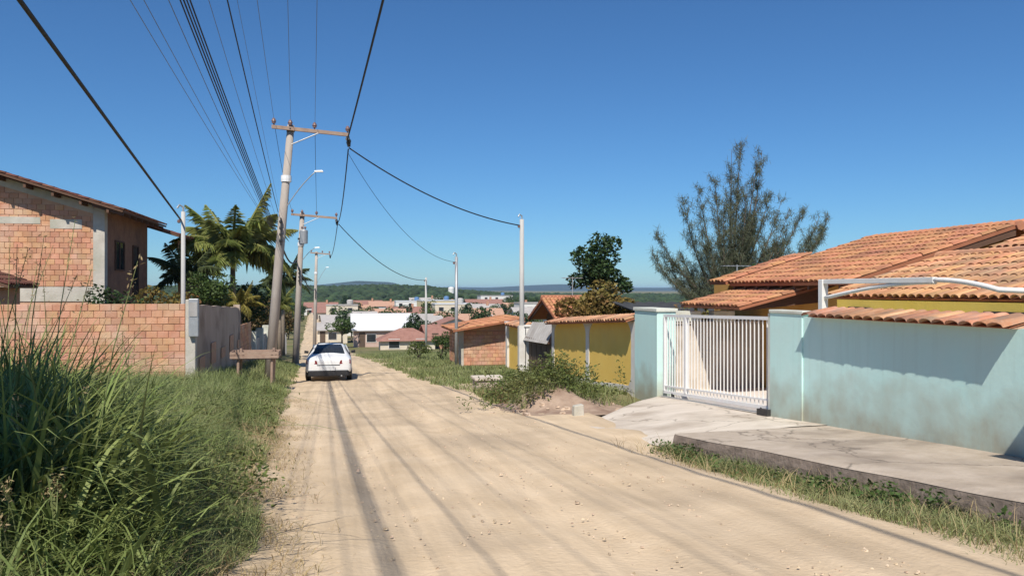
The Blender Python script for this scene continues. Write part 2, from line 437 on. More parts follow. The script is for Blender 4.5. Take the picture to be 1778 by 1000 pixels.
# loose stones on the road
mb_pts = []
def stone_mesh(name, m, seed):
    r_ = random.Random(seed); mb = MB()
    vs_ = []
    for k in range(5):
        a = 2*math.pi*k/5; vs_.append((math.cos(a)*r_.uniform(.7, 1.1), math.sin(a)*r_.uniform(.7, 1.1), 0))
    for k in range(5):
        a = 2*math.pi*(k+.4)/5; vs_.append((math.cos(a)*r_.uniform(.4, .8), math.sin(a)*r_.uniform(.4, .8), r_.uniform(.5, .8)))
    mb.add(vs_, [(0,1,2,3,4)[::-1], (5,6,7,8,9)] + [(i, (i+1) % 5, 5+(i+1) % 5, 5+i) for i in range(5)])
    return mb
M['stone'] = mat('pebble', (0.46,0.35,0.24), (0.58,0.46,0.34), 8, 0.95, island=0.25)
mb = MB()
for i in range(2300):
    y_ = 3.5 + 26*random.random()**1.6
    e0, e1 = float(EL(y_)), float(ER(y_))
    t = random.random(); t = t if random.random() < .5 else (t**3 if random.random() < .5 else 1-t**3)
    x_ = e0 + (e1-e0)*(0.03+0.94*t)
    sz = random.uniform(.006, .018)*(1.0 if random.random() < .95 else 1.7)
    sm = stone_mesh('s', None, i % 17)
    a = random.random()*6.28; ca, sa = math.cos(a), math.sin(a)
    z_ = float(P(y_)) + 0.006
    mb.add([(x_+(p[0]*ca-p[1]*sa)*sz, y_+(p[0]*sa+p[1]*ca)*sz, z_+p[2]*sz) for p in sm.v], sm.f)
o = mb.build('pebbles', M['stone']); tag(o, 'scattered small pebbles on the dirt road', 'pebbles', kind='stuff')

# ------------------------------------------------------------------ pavement, driveway, courtyard on the right
def sw(y): return float(P(y)) + 0.17          # pavement level along the wall
def kx(y): return 5.41 + (4.71-5.41)*(y-5.3)/(10.55-5.3)
yy = np.arange(-9.0, 10.61, 0.28)
top = []; 
vs_ = []; fs_ = []
for i, y_ in enumerate(yy):
    k = kx(y_) + 0.008*math.sin(y_*2.3) + 0.008*math.sin(y_*5.1)
    zz = sw(y_) + 0.005*math.sin(y_*1.7)
    vs_ += [(k, y_, zz-0.02+0.004*math.sin(3.1*y_)), (k+0.07, y_, zz), (7.25, y_, zz+0.02)]
n = 3
fs_ = [(i*n+j, i*n+j+1, (i+1)*n+j+1, (i+1)*n+j) for i in range(len(yy)-1) for j in range(2)]
mb = MB(); mb.add(vs_, fs_)
pav = mb.build('pavement', M['concrete'], smooth=True); tag(pav, kind='structure')
vs_ = []
for i, y_ in enumerate(yy):
    k = kx(y_) + 0.008*math.sin(y_*2.3) + 0.008*math.sin(y_*5.1)
    zz = sw(y_) + 0.005*math.sin(y_*1.7) - 0.02 + 0.004*math.sin(3.1*y_)
    vs_ += [(k+0.004, y_, zz-0.003), (k-0.012+0.012*math.sin(7*y_), y_, zz-0.10), (k-0.02+0.02*math.sin(4*y_), y_, zz-0.5)]
fs_ = [(i*n+j, (i+1)*n+j, (i+1)*n+j+1, i*n+j+1) for i in range(len(yy)-1) for j in range(2)]
# end face of the kerb at the driveway
e = len(vs_); y_ = float(yy[-1])
vs_ += [(kx(y_), y_+.002, sw(y_)-.01), (7.25, y_+.002, sw(y_)+.02), (7.25, y_+.002, sw(y_)-.4), (kx(y_), y_+.002, sw(y_)-.5)]
fs_.append((e, e+3, e+2, e+1))
mb = MB(); mb.add(vs_, fs_)
kerb = mb.build('kerb', M['kerb'], smooth=False, parent=pav)

# concrete driveway apron, fanning from the road up to the gate
A = [((4.05, 13.4), 0.015), ((4.6, 10.2), 0.015), ((7.2, 10.2), None), ((7.2, 17.6), None)]
NU, NV = 26, 20
vs_ = []
for j in range(NV+1):
    v = j/NV
    for i in range(NU+1):
        u = i/NU
        # u along the road (0 far, 1 near), v from road to gate
        xa = 4.05 + (4.62-4.05)*u; ya = 13.6 + (10.62-13.6)*u
        xb = 7.22; yb = 17.5 + (10.62-17.5)*u
        x_ = xa + (xb-xa)*v; y_ = ya + (yb-ya)*v
        za = float(P(y_)) - 0.012; zb = sw(y_) + 0.02
        z_ = za + (zb-za)*float(sst(v*1.25)) + 0.006*math.sin(9*u+5*v)
        if u < 0.001: z_ -= 0.1
        if v < 0.001: z_ -= 0.03; x_ += .06*math.sin(19*u)
        vs_.append((x_, y_, z_))
n = NU+1
fs_ = [(j*n+i, (j+1)*n+i, (j+1)*n+i+1, j*n+i+1) for j in range(NV) for i in range(NU)]
mb = MB(); mb.add(vs_, fs_)
ap = mb.build('driveway', M['apron'], smooth=True); tag(ap, kind='structure')
mb = MB()
ya = np.arange(6.0, 18.81, 0.8)
vs_ = []
for y_ in ya: vs_ += [(7.2, y_, sw(y_)+.03), (12.5, y_, sw(y_)+.05)]
mb.add(vs_, [(2*i, 2*i+1, 2*i+3, 2*i+2) for i in range(len(ya)-1)])
ct = mb.build('courtyard', M['court']); tag(ct, kind='structure')

# ------------------------------------------------------------------ hills on the horizon
def hill(name, y0, prof, depth, m, rough_amp, sc, base):
    """a ridge: prof = [(x, crest z)], running across the view at distance y0"""
    px = np.array([p[0] for p in prof], float); pz = np.array([p[1] for p in prof], float)
    gx = np.linspace(px[0], px[-1], 220); gv = np.linspace(-1, 1, 25)
    XX, VV = np.meshgrid(gx, gv)
    crest = np.interp(XX, px, pz)
    ZZ = base + (crest-base)*np.cos(VV*math.pi/2)**1.3 + rough_amp*nz(XX, VV*depth, sc, 4)*np.cos(VV*math.pi/2)
    YY = y0 + VV*depth
    a, b_ = XX.shape; idx = np.arange(a*b_).reshape(a, b_)
    q = np.stack([idx[:-1, :-1], idx[:-1, 1:], idx[1:, 1:], idx[1:, :-1]], -1).reshape(-1, 4)
    o = link(name, np_mesh(name, np.stack([XX, YY, ZZ], -1), q, None, m, True)); tag(o, kind='structure')
    return o
M['wood_floor'] = mat('hill_floor', (0.035,0.05,0.022), (0.055,0.075,0.03), 0.05, 0.95, 0.0)
M['far_hill'] = mat('far_hill', (0.07,0.10,0.045), (0.12,0.14,0.07), 0.008, 0.95)
M['mountain'] = mat('mountain', (0.022,0.036,0.026), (0.035,0.05,0.03), 0.002, 0.95)
HP = [(-420, -4), (-260, 1), (-120, 2.5), (-20, 2.2), (40, 3.6), (70, 2.8), (100, -.6), (135, -3.6), (180, -5), (240, -5.5), (420, -6)]
hill('hill', 760, HP, 330, M['wood_floor'], 0.8, 0.02, -9)
hill('far_hill', 2100, [(-900, -6), (-100, -2), (120, 6), (300, 0), (480, -8), (900, -10), (1500, -10)], 420, M['far_hill'], 3, 0.006, -12)
hill('mountain_range', 5200, [(-4000, -10), (-700, 0), (-140, 34), (80, 60), (300, 52), (420, 14), (700, 20), (960, 18), (1180, 27), (1460, 36), (1750, 22), (2200, 14), (2600, 16), (3300, -6), (5000, -10)], 900, M['mountain'], 4, 0.004, -15)

# ------------------------------------------------------------------ building helpers
def wb(mb, name, m, root, under=None, smooth=False, bevel=0.0):
    """build a part whose vertices are given in world coordinates"""
    o = mb.build(name, m, under if under is not None else root, None, smooth, bevel)
    if under is None:
        o.location = -Vector(root.location)
    return o

def tile_mesh(name, m, rad=0.1, length=0.5, h=0.06, n=5, t=0.014):
    mb = MB(); vs_ = []
    for y_, k in ((0, 1.0), (length, 0.8)):
        for off in (0, t):
            for i in range(n+1):
                a = math.pi*i/n
                vs_.append(((rad-off)*k*math.cos(a), y_, (h-off)*k*math.sin(a) + 0.0))
    q = n+1; fs_ = []
    for i in range(n):
        fs_.append((i, i+1, 2*q+i+1, 2*q+i))
        fs_.append((q+i, 3*q+i, 3*q+i+1, q+i+1))
        fs_.append((i, q+i, q+i+1, i+1))
    mb.add(vs_, [f[::-1] for f in fs_])
    return mb

TILES = {}
def tile_field(root, O, u, v, width, length, m, mi, pitch=0.18, expo=0.38, rad=0.088, limit=300, under=None, jit=0.012, keep=None, row0=0.0):
    """clay barrel tiles over a roof plane: the nearest ones are parts, the rest one joined part"""
    O = Vector(O); u = Vector(u).normalized(); v = Vector(v).normalized(); n = u.cross(v).normalized()
    if n.z < 0: n = -n
    base = tile_mesh('t', None, rad, expo+0.1)
    if m is not None and (m.name, rad, expo) not in TILES:
        TILES[(m.name, rad, expo)] = base.mesh('roof_tile', m, True)
    nc = max(1, int(width/pitch)); nr = max(1, int(math.ceil(length/expo)))
    spots = []
    for c in range(nc):
        for r_ in range(nr):
            p = O + u*((c+.5)*width/nc + random.uniform(-jit, jit)) + v*(row0 + r_*expo + random.uniform(-jit, jit)) + n*(0.012 + random.uniform(0, .006))
            if keep is None or keep(p): spots.append(p)
    spots.sort(key=lambda p: (p-EYE).length)
    off = -Vector(root.location)
    up = under if under is not None else root
    if under is not None: off = Vector((0,0,0))
    def basis(p):
        vv = (v + n*(-0.035) + u*random.gauss(0, .022)).normalized()
        uu = vv.cross(n).normalized(); nn = uu.cross(vv).normalized()
        return Matrix(((uu.x, vv.x, nn.x, p.x), (uu.y, vv.y, nn.y, p.y), (uu.z, vv.z, nn.z, p.z), (0,0,0,1)))
    if m is not None:
        for p in spots[:limit]:
            link('roof_tile', TILES[(m.name, rad, expo)], up, mtx=Matrix.Translation(off) @ basis(p))
        rest = spots[limit:]
    else:
        rest = spots
    if rest:
        bv = np.array(base.v); fv = np.array(base.f)
        V = []; F = []
        for i, p in enumerate(rest):
            B = np.array(basis(p))
            V.append(bv @ B[:3, :3].T + B[:3, 3]); F.append(fv + i*len(bv))
        me = np_mesh('roof_tiles', np.concatenate(V), np.concatenate(F), None, mi, True)
        o = link('roof_tiles', me, up, loc=off); o['kind'] = 'stuff'

def slab(mb, O, u, v, width, length, t):
    """a roof slab: top plane through O, spanned by u*width and v*length, thickness t below"""
    O = Vector(O); u = Vector(u).normalized(); v = Vector(v).normalized(); n = u.cross(v).normalized()
    if n.z < 0: n = -n
    a, b_, c, d = O, O+u*width, O+u*width+v*length, O+v*length
    return mb.hexa([p - n*t for p in (a, b_, c, d)] + [a, b_, c, d])

BRICKS = {}
def brick_meshes(m, bl, bh, bt):
    key = (m.name, bl, bh, bt)
    if key not in BRICKS:
        out = []
        for k in range(5):
            r_ = random.Random(k+3); mb = MB(); j = lambda a: r_.uniform(-a, a)
            e = 0.008
            ring = lambda y_, s: [(-bl/2+s+j(.004), y_, s+j(.003)), (bl/2-s+j(.004), y_, s+j(.003)), (bl/2-s+j(.004), y_, bh-s+j(.003)), (-bl/2+s+j(.004), y_, bh-s+j(.003))]
            vs_ = ring(0, e) + ring(e, 0) + ring(bt, 0)
            fs_ = [(0,1,2,3)] + [(i, 4+i, 4+(i+1) % 4, (i+1) % 4) for i in range(4)] + [(4+i, 8+i, 8+(i+1) % 4, 4+(i+1) % 4) for i in range(4)]
            mb.add(vs_, fs_); out.append(mb.mesh('brick', m))
        BRICKS[key] = out
    return BRICKS[key]

def brick_face(root, O, u, width, zbot, ztop, m, bl=0.28, bh=0.18, bt=0.06, joint=0.012, keep=None, under=None, n=None, skip=0.0):
    """courses of bricks on a wall face; u runs to the right as seen from outside, O is the left foot of the face"""
    O = Vector(O); u = Vector(u).normalized()
    out = Vector((u.y, -u.x, 0))          # outward normal
    ms = brick_meshes(m, bl, bh, bt)
    off = -Vector(root.location) if under is None else Vector((0,0,0))
    up = under if under is not None else root
    z_ = zbot; row = 0; cnt = 0
    while z_ + bh*0.6 < ztop:
        s_ = -(bl+joint)*0.5*(row % 2)
        while s_ < width - 0.05:
            c0 = s_ + bl/2
            a = max(s_, 0.0); b_ = min(s_+bl, width)
            if b_-a > 0.08 and random.random() >= skip:
                cc = (a+b_)/2; sx = (b_-a)/bl
                p = O + u*cc + out*(0.012 + random.uniform(-.006, .006)); p.z = z_
                if keep is None or keep(p, row):
                    tl = random.gauss(0, .012)
                    B = Matrix(((u.x*sx, -out.x, 0, p.x), (u.y*sx, -out.y, 0, p.y), (tl, 0, min(1.0, (ztop-z_)/bh), p.z), (0,0,0,1)))
                    link('brick', random.choice(ms), up, mtx=Matrix.Translation(off) @ B); cnt += 1
            s_ += bl+joint
        z_ += bh+joint; row += 1
    return cnt

def window(root, O, u, w_, h_, fm, under=None, depth=0.05, bars=1):
    """a framed window standing 3 cm proud of the wall: frame strips and one pane"""
    O = Vector(O); u = Vector(u).normalized(); out = Vector((u.y, -u.x, 0)); up = Vector((0,0,1))
    def bx(mb, a0, a1, z0, z1, d0, d1):
        p = []
        for zz in (z0, z1):
            for a_, d_ in ((a0, d0), (a1, d0), (a1, d1), (a0, d1)):
                q = O + u*a_ + up*zz + out*d_; p.append(q)
        mb.hexa(p)
    f = 0.055
    mb = MB()
    bx(mb, 0, w_, 0, f, -.02, depth); bx(mb, 0, w_, h_-f, h_, -.02, depth)
    bx(mb, 0, f, f, h_-f, -.02, depth); bx(mb, w_-f, w_, f, h_-f, -.02, depth)
    for k in range(bars):
        c = w_*(k+1)/(bars+1); bx(mb, c-f*.4, c+f*.4, f, h_-f, -.02, depth-.01)
    wo = mb.build('window', fm, under if under is not None else root)
    if under is None: wo.location = -Vector(root.location)
    mb = MB(); bx(mb, f*.5, w_-f*.5, f*.5, h_-f*.5, -.01, depth*.35)
    mb.build('pane', M['glass'], wo)
    return wo

# ------------------------------------------------------------------ teal boundary wall with tile coping
WX = 7.2
root = empty('boundary_wall', (WX, 9.5, sw(9.5)), 'long pale teal rendered wall with clay tile coping along the pavement', 'wall')
def wall_strip(mb, y0, y1, x0, x1, ztop, base=-0.35, step=0.5):
    ys_ = list(np.arange(y0, y1, step)) + [y1]
    for a, b_ in zip(ys_[:-1], ys_[1:]):
        pass
    n = len(ys_)
    f = ztop if callable(ztop) else (lambda y: ztop)
    vs_ = []
    for y_ in ys_:
        zb = sw(y_) + base
        vs_ += [(x0, y_, zb), (x0, y_, f(y_)), (x1, y_, f(y_)), (x1, y_, zb)]
    fs_ = []
    for i in range(n-1):
        for j in range(4):
            fs_.append((i*4+j, i*4+(j+1) % 4, (i+1)*4+(j+1) % 4, (i+1)*4+j))
    fs_ += [(3,2,1,0), ((n-1)*4, (n-1)*4+1, (n-1)*4+2, (n-1)*4+3)]
    return mb.add(vs_, [f_[::-1] for f_ in fs_])
mb = MB(); wall_strip(mb, -2.0, 11.25, WX, WX+0.16, 1.07); wb(mb, 'wall', M['teal'], root)
mb = MB(); wall_strip(mb, 11.25, 12.2, WX-0.025, WX+0.2, 1.10); wb(mb, 'gate_pillar', M['teal'], root)
mb = MB(); mb.box(WX-.045, WX+.22, 11.2, 12.22, 1.10, 1.16); wb(mb, 'pillar_cap', M['pale_plaster'], root, bevel=.015)
mb = MB(); wall_strip(mb, 12.2, 12.28, WX-0.018, WX+0.14, 1.09); wb(mb, 'gate_jamb', M['pale_plaster'], root)
vdir = Vector((0.47, 0, 0.11))
mb = MB(); slab(mb, (7.08, 7.16, 1.085), (0, 1, 0), vdir, 3.78, 0.34, 0.012); wb(mb, 'coping_bed', M['deck'], root)
mb = MB(); mb.prism([(7.12, 7.16, 1.072), (7.36, 7.16, 1.072), (7.36, 7.16, 1.12)], (0, 3.78, 0)); wb(mb, 'coping_mortar', M['mortar'], root)
tile_field(root, (6.99, 7.14, 1.075), (0, 1, 0), vdir, 3.82, 0.42, M['coping'], None, pitch=0.212, expo=0.44, rad=0.114, jit=0.005)

# unseen porch, added beyond the frame to throw its shadow on this wall
root = empty('shade_porch', (6.6, 4.2, sw(4.2)), 'unseen tiled porch added to shade the near end of the teal wall', 'porch')
mb = MB(); slab(mb, (6.3, 2.8, 1.95), (0, 1, 0), (1, 0, .22), 2.8, 1.3, .08); wb(mb, 'roof', M['deck'], root)
for y_ in (3.0, 5.2):
    mb = MB(); mb.box(6.4, 6.55, y_-.08, y_+.08, sw(y_), 1.9); wb(mb, 'post', M['whitewall'], root)
tile_field(root, (6.28, 2.8, 1.955), (0, 1, 0), (1, 0, .22), 2.8, 1.25, M['tile'], M['tile_i'], limit=60)

# ------------------------------------------------------------------ white sliding gate
GY0, GY1 = 12.3, 17.02
gz0 = lambda y: sw(y) + 0.06
gtop = lambda y: 1.03 - 0.022*(y-GY0)
root = empty('sliding_gate', (WX+.1, 14.6, sw(14.6)), 'wide white barred metal sliding gate across the driveway', 'gate')
gx0, gx1 = WX+0.06, WX+0.10
def bar(mb, ya, yb, f0, f1, x0=gx0, x1=gx1):
    mb.hexa([(x0, ya, f0(ya)), (x1, ya, f0(ya)), (x1, yb, f0(yb)), (x0, yb, f0(yb)), (x0, ya, f1(ya)), (x1, ya, f1(ya)), (x1, yb, f1(yb)), (x0, yb, f1(yb))])
mb = MB(); bar(mb, GY0, GY1, lambda y: gtop(y)-.06, gtop); wb(mb, 'top_rail', M['gate_metal'], root)
mb = MB(); bar(mb, GY0, GY1, lambda y: gz0(y)+.05, lambda y: gz0(y)+.11); wb(mb, 'bottom_rail', M['gate_metal'], root)
mb = MB(); bar(mb, GY0, GY1, lambda y: gz0(y)+.20, lambda y: gz0(y)+.235); wb(mb, 'lower_rail', M['gate_metal'], root)
for ya, yb in ((GY0, GY0+.06), (GY1-.08, GY1), (15.78, 15.87)):
    mb = MB(); bar(mb, ya, yb, lambda y: gz0(y)+.11, lambda y: gtop(y)-.06, gx0-.008, gx1+.008); wb(mb, 'stile', M['gate_metal'], root)
nb = 31
for k in range(nb):
    y_ = GY0 + .1 + (GY1-GY0-.2)*(k+.5)/nb
    if 15.74 < y_ < 15.9: continue
    mb = MB(); bar(mb, y_-.006, y_+.006, lambda y: gz0(y)+.11, lambda y: gtop(y)-.06, gx0+.01, gx1-.01); wb(mb, 'bar', M['gate_metal'], root)
for y_ in (GY0+.35, GY1-.5):
    mb = MB(); mb.lathe((gx0-.005, y_, gz0(y_)+.02), [(.02, 0), (.055, .004), (.055, .04), (.02, .046)], 14, 'x'); wb(mb, 'wheel', M['dark_metal'], root)
root = empty('gate_track', (WX+.08, 14.6, sw(14.6)), 'thin steel floor rail under the white sliding gate', 'rail')
mb = MB(); bar(mb, GY0-.1, GY1+.1, lambda y: sw(y)+.02, lambda y: sw(y)+.055, WX+.03, WX+.05); wb(mb, 'rail', M['galv'], root)
mb = MB(); bar(mb, GY0-.12, GY0+.22, lambda y: sw(y)+.02, lambda y: sw(y)+.13, WX-.10, WX+.0); wb(mb, 'stop', M['dark_metal'], root)

# left gate pillar, teal front and plaster side
root = empty('gate_pillar', (WX, 17.6, sw(17.6)), 'square pale teal gate pillar between the white gate and ochre wall', 'pillar')
mb = MB(); mb.box(WX-.06, WX+.42, 17.10, 18.55, sw(18)-.4, .98); wb(mb, 'shaft', M['teal'], root, bevel=.015)
mb = MB(); mb.box(WX-.09, WX+.45, 17.06, 18.58, .981, 1.06); wb(mb, 'cap', M['pale_plaster'], root, bevel=.012)

# grey dividing wall seen through the gate
root = empty('dividing_wall', (9.5, 18.75, sw(18.7)), 'blotchy unpainted plaster wall seen through the white gate bars', 'wall')
mb = MB(); mb.box(WX+.44, 13.5, 18.7, 18.86, sw(18.7)-.3, .62); wb(mb, 'wall', M['grey_plaster'], root)
mb = MB(); mb.box(WX+.44, 13.5, 18.66, 18.9, .622, .68); wb(mb, 'capping', M['grey_plaster'], root)
for i, (x0, x1, lab) in enumerate(((8.0, 9.0, 'wide pale rendered block on top of the plaster dividing wall'), (9.35, 9.95, 'narrow pale rendered block on the plaster dividing wall right of the wide one'))):
    mb = MB(); mb.box(x0, x1, 18.63, 18.93, .683, .95); o = mb.build('rendered_block', M['pale_plaster'], None, bevel=.012); tag(o, lab, 'block')

# ------------------------------------------------------------------ ochre wall with white scalloped borders
root = empty('ochre_wall', (WX, 22.8, gz(WX, 22.8)), 'ochre yellow street wall with white flared borders and tile coping', 'wall')
ytop = lambda y: .72 + (.30-.72)*(y-18.6)/(26.8-18.6)
ybot = lambda y: gz(WX-.1, y)
def ostrip(mb, y0, y1, x0, x1, f0, f1, step=.4):
    ys_ = list(np.arange(y0, y1-.01, step)) + [y1]; vs_ = []
    for y_ in ys_: vs_ += [(x0, y_, f0(y_)), (x0, y_, f1(y_)), (x1, y_, f1(y_)), (x1, y_, f0(y_))]
    n = len(ys_)
    fs_ = [(i*4+j, i*4+(j+1) % 4, (i+1)*4+(j+1) % 4, (i+1)*4+j) for i in range(n-1) for j in range(4)] + [(3,2,1,0), ((n-1)*4, (n-1)*4+1, (n-1)*4+2, (n-1)*4+3)]
    return mb.add(vs_, [f[::-1] for f in fs_])
mb = MB(); ostrip(mb, 18.58, 26.8, WX, WX+.15, lambda y: ybot(y)-.3, ytop); wb(mb, 'wall', M['ochre'], root)
def flare(y0, half, zb, zt, left=True, right=True):
    """outline of a white border column, flared at head and foot"""
    rs = []
    for z_ in np.linspace(0, 1, 25):
        w_ = half + .42*max(0, (1-z_/.24))**2.2 + .34*max(0, ((z_-.80)/.20))**2.2
        rs.append((w_, zb + (zt-zb)*z_))
    L_ = [(y0-(w_ if left else half), z_) for w_, z_ in rs]; R_ = [(y0+(w_ if right else half), z_) for w_, z_ in rs]
    return L_ + R_[::-1]
for yc, l_, r_ in ((18.75, False, True), (22.6, True, True), (26.6, True, False)):
    mb = MB(); pts = flare(yc, .15, ybot(yc)+.02, ytop(yc)-.02, l_, r_)
    h = len(pts)//2
    vs_ = []; fs_ = []
    for i in range(h):
        a, b_ = pts[i], pts[-1-i]
        vs_ += [(WX-.022, a[0], a[1]), (WX-.022, b_[0], b_[1]), (WX+.01, b_[0], b_[1]), (WX+.01, a[0], a[1])]
    for i in range(h-1):
        for j in range(4): fs_.append((i*4+j, i*4+(j+1) % 4, (i+1)*4+(j+1) % 4, (i+1)*4+j))
    fs_ += [(0,1,2,3)[::-1], tuple((h-1)*4+j for j in range(4))]
    mb.add(vs_, fs_); wb(mb, 'border_column', M['whitewall'], root)
mb = MB(); ostrip(mb, 18.6, 26.78, WX-.015, WX+.01, lambda y: ybot(y)-.1, lambda y: ybot(y)+.16); wb(mb, 'skirting', M['whitewall'], root)
ud = Vector((0, 8.2, ytop(26.8)-ytop(18.6))).normalized()
vd = Vector((.46, 0, .14))
o_ = (WX-.27, 18.62, ytop(18.62)-.01)
mb = MB(); slab(mb, o_, ud, vd, 8.15, .5, .03); wb(mb, 'coping_bed', M['deck'], root)
tile_field(root, (WX-.29, 18.62, ytop(18.62)), ud, vd, 8.15, .5, M['coping'], None, pitch=.22, expo=.5, rad=.1)

# side gate and pillars beyond the ochre wall
root = empty('wooden_gate', (WX, 28.8, gz(WX, 28.8)), 'dark brown board gate under a grey sheet canopy beside the ochre wall', 'gate')
for k in range(14):
    y0 = 26.98 + k*(30.55-26.98)/14; y1 = y0 + (30.55-26.98)/14 - .02
    mb = MB(); mb.box(WX+.03+.006*(k % 3), WX+.07, y0, y1, gz(WX, y0)-.02, -.46); wb(mb, 'board', M['dark_wood'], root)
for z_ in (-1.45, -.75):
    mb = MB(); mb.box(WX+.072, WX+.11, 26.98, 30.55, z_, z_+.1); wb(mb, 'ledge', M['dark_wood'], root)
root = empty('gate_canopy', (WX, 28.8, gz(WX, 28.8)), 'grey corrugated fibre cement canopy sloping over the dark board gate', 'canopy')
vs_ = []; n = 60
for i in range(n+1):
    y_ = 26.95 + 3.7*i/n; c = .025*math.sin(i*math.pi*2/5)
    zt = .30 - .10*i/n
    vs_ += [(WX-.16+c, y_, zt-.74), (WX+.22+c, y_, zt)]
mb = MB(); mb.add(vs_, [(2*i, 2*i+1, 2*i+3, 2*i+2) for i in range(n)])
o = wb(mb, 'sheet', M['fibro'], root); o.modifiers.new('thick', 'SOLIDIFY').thickness = .012
mb = MB(); mb.box(WX-.1, WX-.04, 26.96, 30.62, -.44, -.38); wb(mb, 'purlin', M['timber'], root)
root = empty('gate_pier_wall', (WX, 32.5, gz(WX, 32.5)), 'short ochre wall with two white piers behind the pale pole', 'wall')
mb = MB(); mb.box(WX, WX+.14, 31.0, 34.2, gz(WX, 33)-.3, -.05); wb(mb, 'wall', M['ochre'], root)
for y_ in (30.78, 34.35):
    mb = MB(); mb.box(WX-.10, WX+.2, y_-.17, y_+.17, gz(WX, y_)-.3, 0.0); wb(mb, 'pier', M['whitewall'], root, bevel=.01)
    mb = MB(); mb.box(WX-.15, WX+.25, y_-.22, y_+.22, .002, .07); wb(mb, 'pier_cap', M['whitewall'], root, bevel=.01)
mb = MB(); slab(mb, (WX-.25, 31.0, -.06), (0, 1, 0), vd, 3.1, .5, .03); wb(mb, 'coping_bed', M['deck'], root)
tile_field(root, (WX-.27, 31.0, -.05), (0, 1, 0), vd, 3.1, .5, M['coping'], None, pitch=.22, expo=.5, rad=.1)

# ------------------------------------------------------------------ house on the right: three clay roofs
root = empty('tiled_house', (11.5, 14.0, sw(14)), 'ochre house with broad orange clay tile roofs behind the teal wall', 'house')
gb = sw(18) - .3
vA = Vector((1, 0, .30)).normalized()
# main roof, eave facing the street
mb = MB(); mb.box(10.75, 17.0, 14.7, 20.2, gb, 1.72); wb(mb, 'wall', M['house_ochre'], root)
rA = MB(); slab(rA, (10.0, 14.05, 1.66), (0, 1, 0), vA, 5.0, 4.45, .07); slab(rA, (18.2, 14.05, 1.66), (0, 1, 0), (-1, 0, .30), 5.0, 4.3, .07)
rA = wb(rA, 'roof', M['deck'], root)
tile_field(root, (9.97, 14.05, 1.665), (0, 1, 0), vA, 5.0, 4.3, M['tile'], M['tile_i'], limit=300, under=rA)
mb = MB(); mb.prism([(10.02, 14.07, 1.50), (10.02, 14.07, 1.59), (14.1, 14.07, 2.81), (14.1, 14.07, 2.66)], (0, .06, 0)); wb(mb, 'barge_board', M['timber'], root, rA)
for k in range(9):
    y_ = 14.35 + k*.56
    mb = MB(); mb.prism([(10.05, y_, 1.50), (10.05, y_, 1.60), (10.9, y_, 1.855), (10.9, y_, 1.755)], (0, .07, 0)); wb(mb, 'rafter', M['timber'], root, rA)
mb = MB(); mb.prism([(10.9, 14.7, 1.781), (17, 14.7, 1.781), (14.1, 14.7, 2.74)], (0, .15, 0)); wb(mb, 'gable', M['house_ochre'], root)
mb = MB(); mb.tube([(14.16, 14.0, 2.88), (14.16, 19.1, 2.88)], .11, 8); wb(mb, 'ridge', M['tile_i'], root, rA)
# small rear section stepping out to the left of the main roof
rD = MB(); slab(rD, (9.9, 19.06, 1.70), (0, 1, 0), vA, .95, 2.6, .07); rD = wb(rD, 'roof', M['deck'], root)
tile_field(root, (9.87, 19.06, 1.705), (0, 1, 0), vA, .95, 2.55, M['tile'], M['tile_i'], limit=60, under=rD)
mb = MB(); mb.box(10.6, 16.0, 20.21, 21.1, gb, 1.7); wb(mb, 'rear_wall', M['house_ochre'], root)
# low side roof over the service door
rE = MB(); slab(rE, (8.65, 16.0, 1.10), (0, 1, 0), (1, 0, .24), 3.1, 2.1, .06); rE = wb(rE, 'side_roof', M['deck'], root)
tile_field(root, (8.62, 16.0, 1.105), (0, 1, 0), (1, 0, .24), 3.1, 2.05, M['tile'], M['tile_i'], limit=90, under=rE)
for y_ in (16.15, 17.4, 18.6):
    mb = MB(); mb.prism([(8.8, y_, 1.02), (8.8, y_, 1.07), (10.74, y_, 1.53), (10.74, y_, 1.20)], (0, .07, 0)); wb(mb, 'side_bracket', M['timber'], root)
# front veranda roof, older paler tiles
rB = MB(); slab(rB, (9.15, 7.0, 1.36), (0, 1, 0), vA, 6.6, 2.75, .03); slab(rB, (14.4, 7.0, 1.36), (0, 1, 0), (-1, 0, .30), 6.6, 2.72, .03)
rB = wb(rB, 'front_roof', M['deck'], root)
tile_field(root, (9.12, 7.0, 1.365), (0, 1, 0), vA, 6.6, 2.7, M['tile_old'], M['tile_old_i'], limit=300, under=rB)
mb = MB(); mb.tube([(11.8, 6.95, 2.17), (11.8, 13.65, 2.17)], .11, 8); wb(mb, 'ridge', M['tile_old_i'], root, rB)
mb = MB(); mb.box(9.10, 14.0, 7.2, 13.1, sw(10)-.3, 1.315); wb(mb, 'front_wall', M['yellow'], root)
for y_, w_ in ((12.15, .55), (8.7, .9)):
    window(root, (9.10, y_+w_, .35), (0, -1, 0), w_, .84, M['dark_metal'])
# upper rear roof peeping over the veranda roof
rC = MB(); slab(rC, (12.3, 7.0, 2.28), (0, 1, 0), vA, 5.9, 3.2, .07); rC = wb(rC, 'upper_roof', M['deck'], root)
tile_field(root, (12.27, 7.0, 2.285), (0, 1, 0), vA, 5.9, 3.1, M['tile_old'], M['tile_old_i'], limit=120, under=rC)
mb = MB(); mb.box(12.8, 16.0, 7.1, 12.7, 1.9, 2.38); wb(mb, 'upper_wall', M['house_ochre'], root)

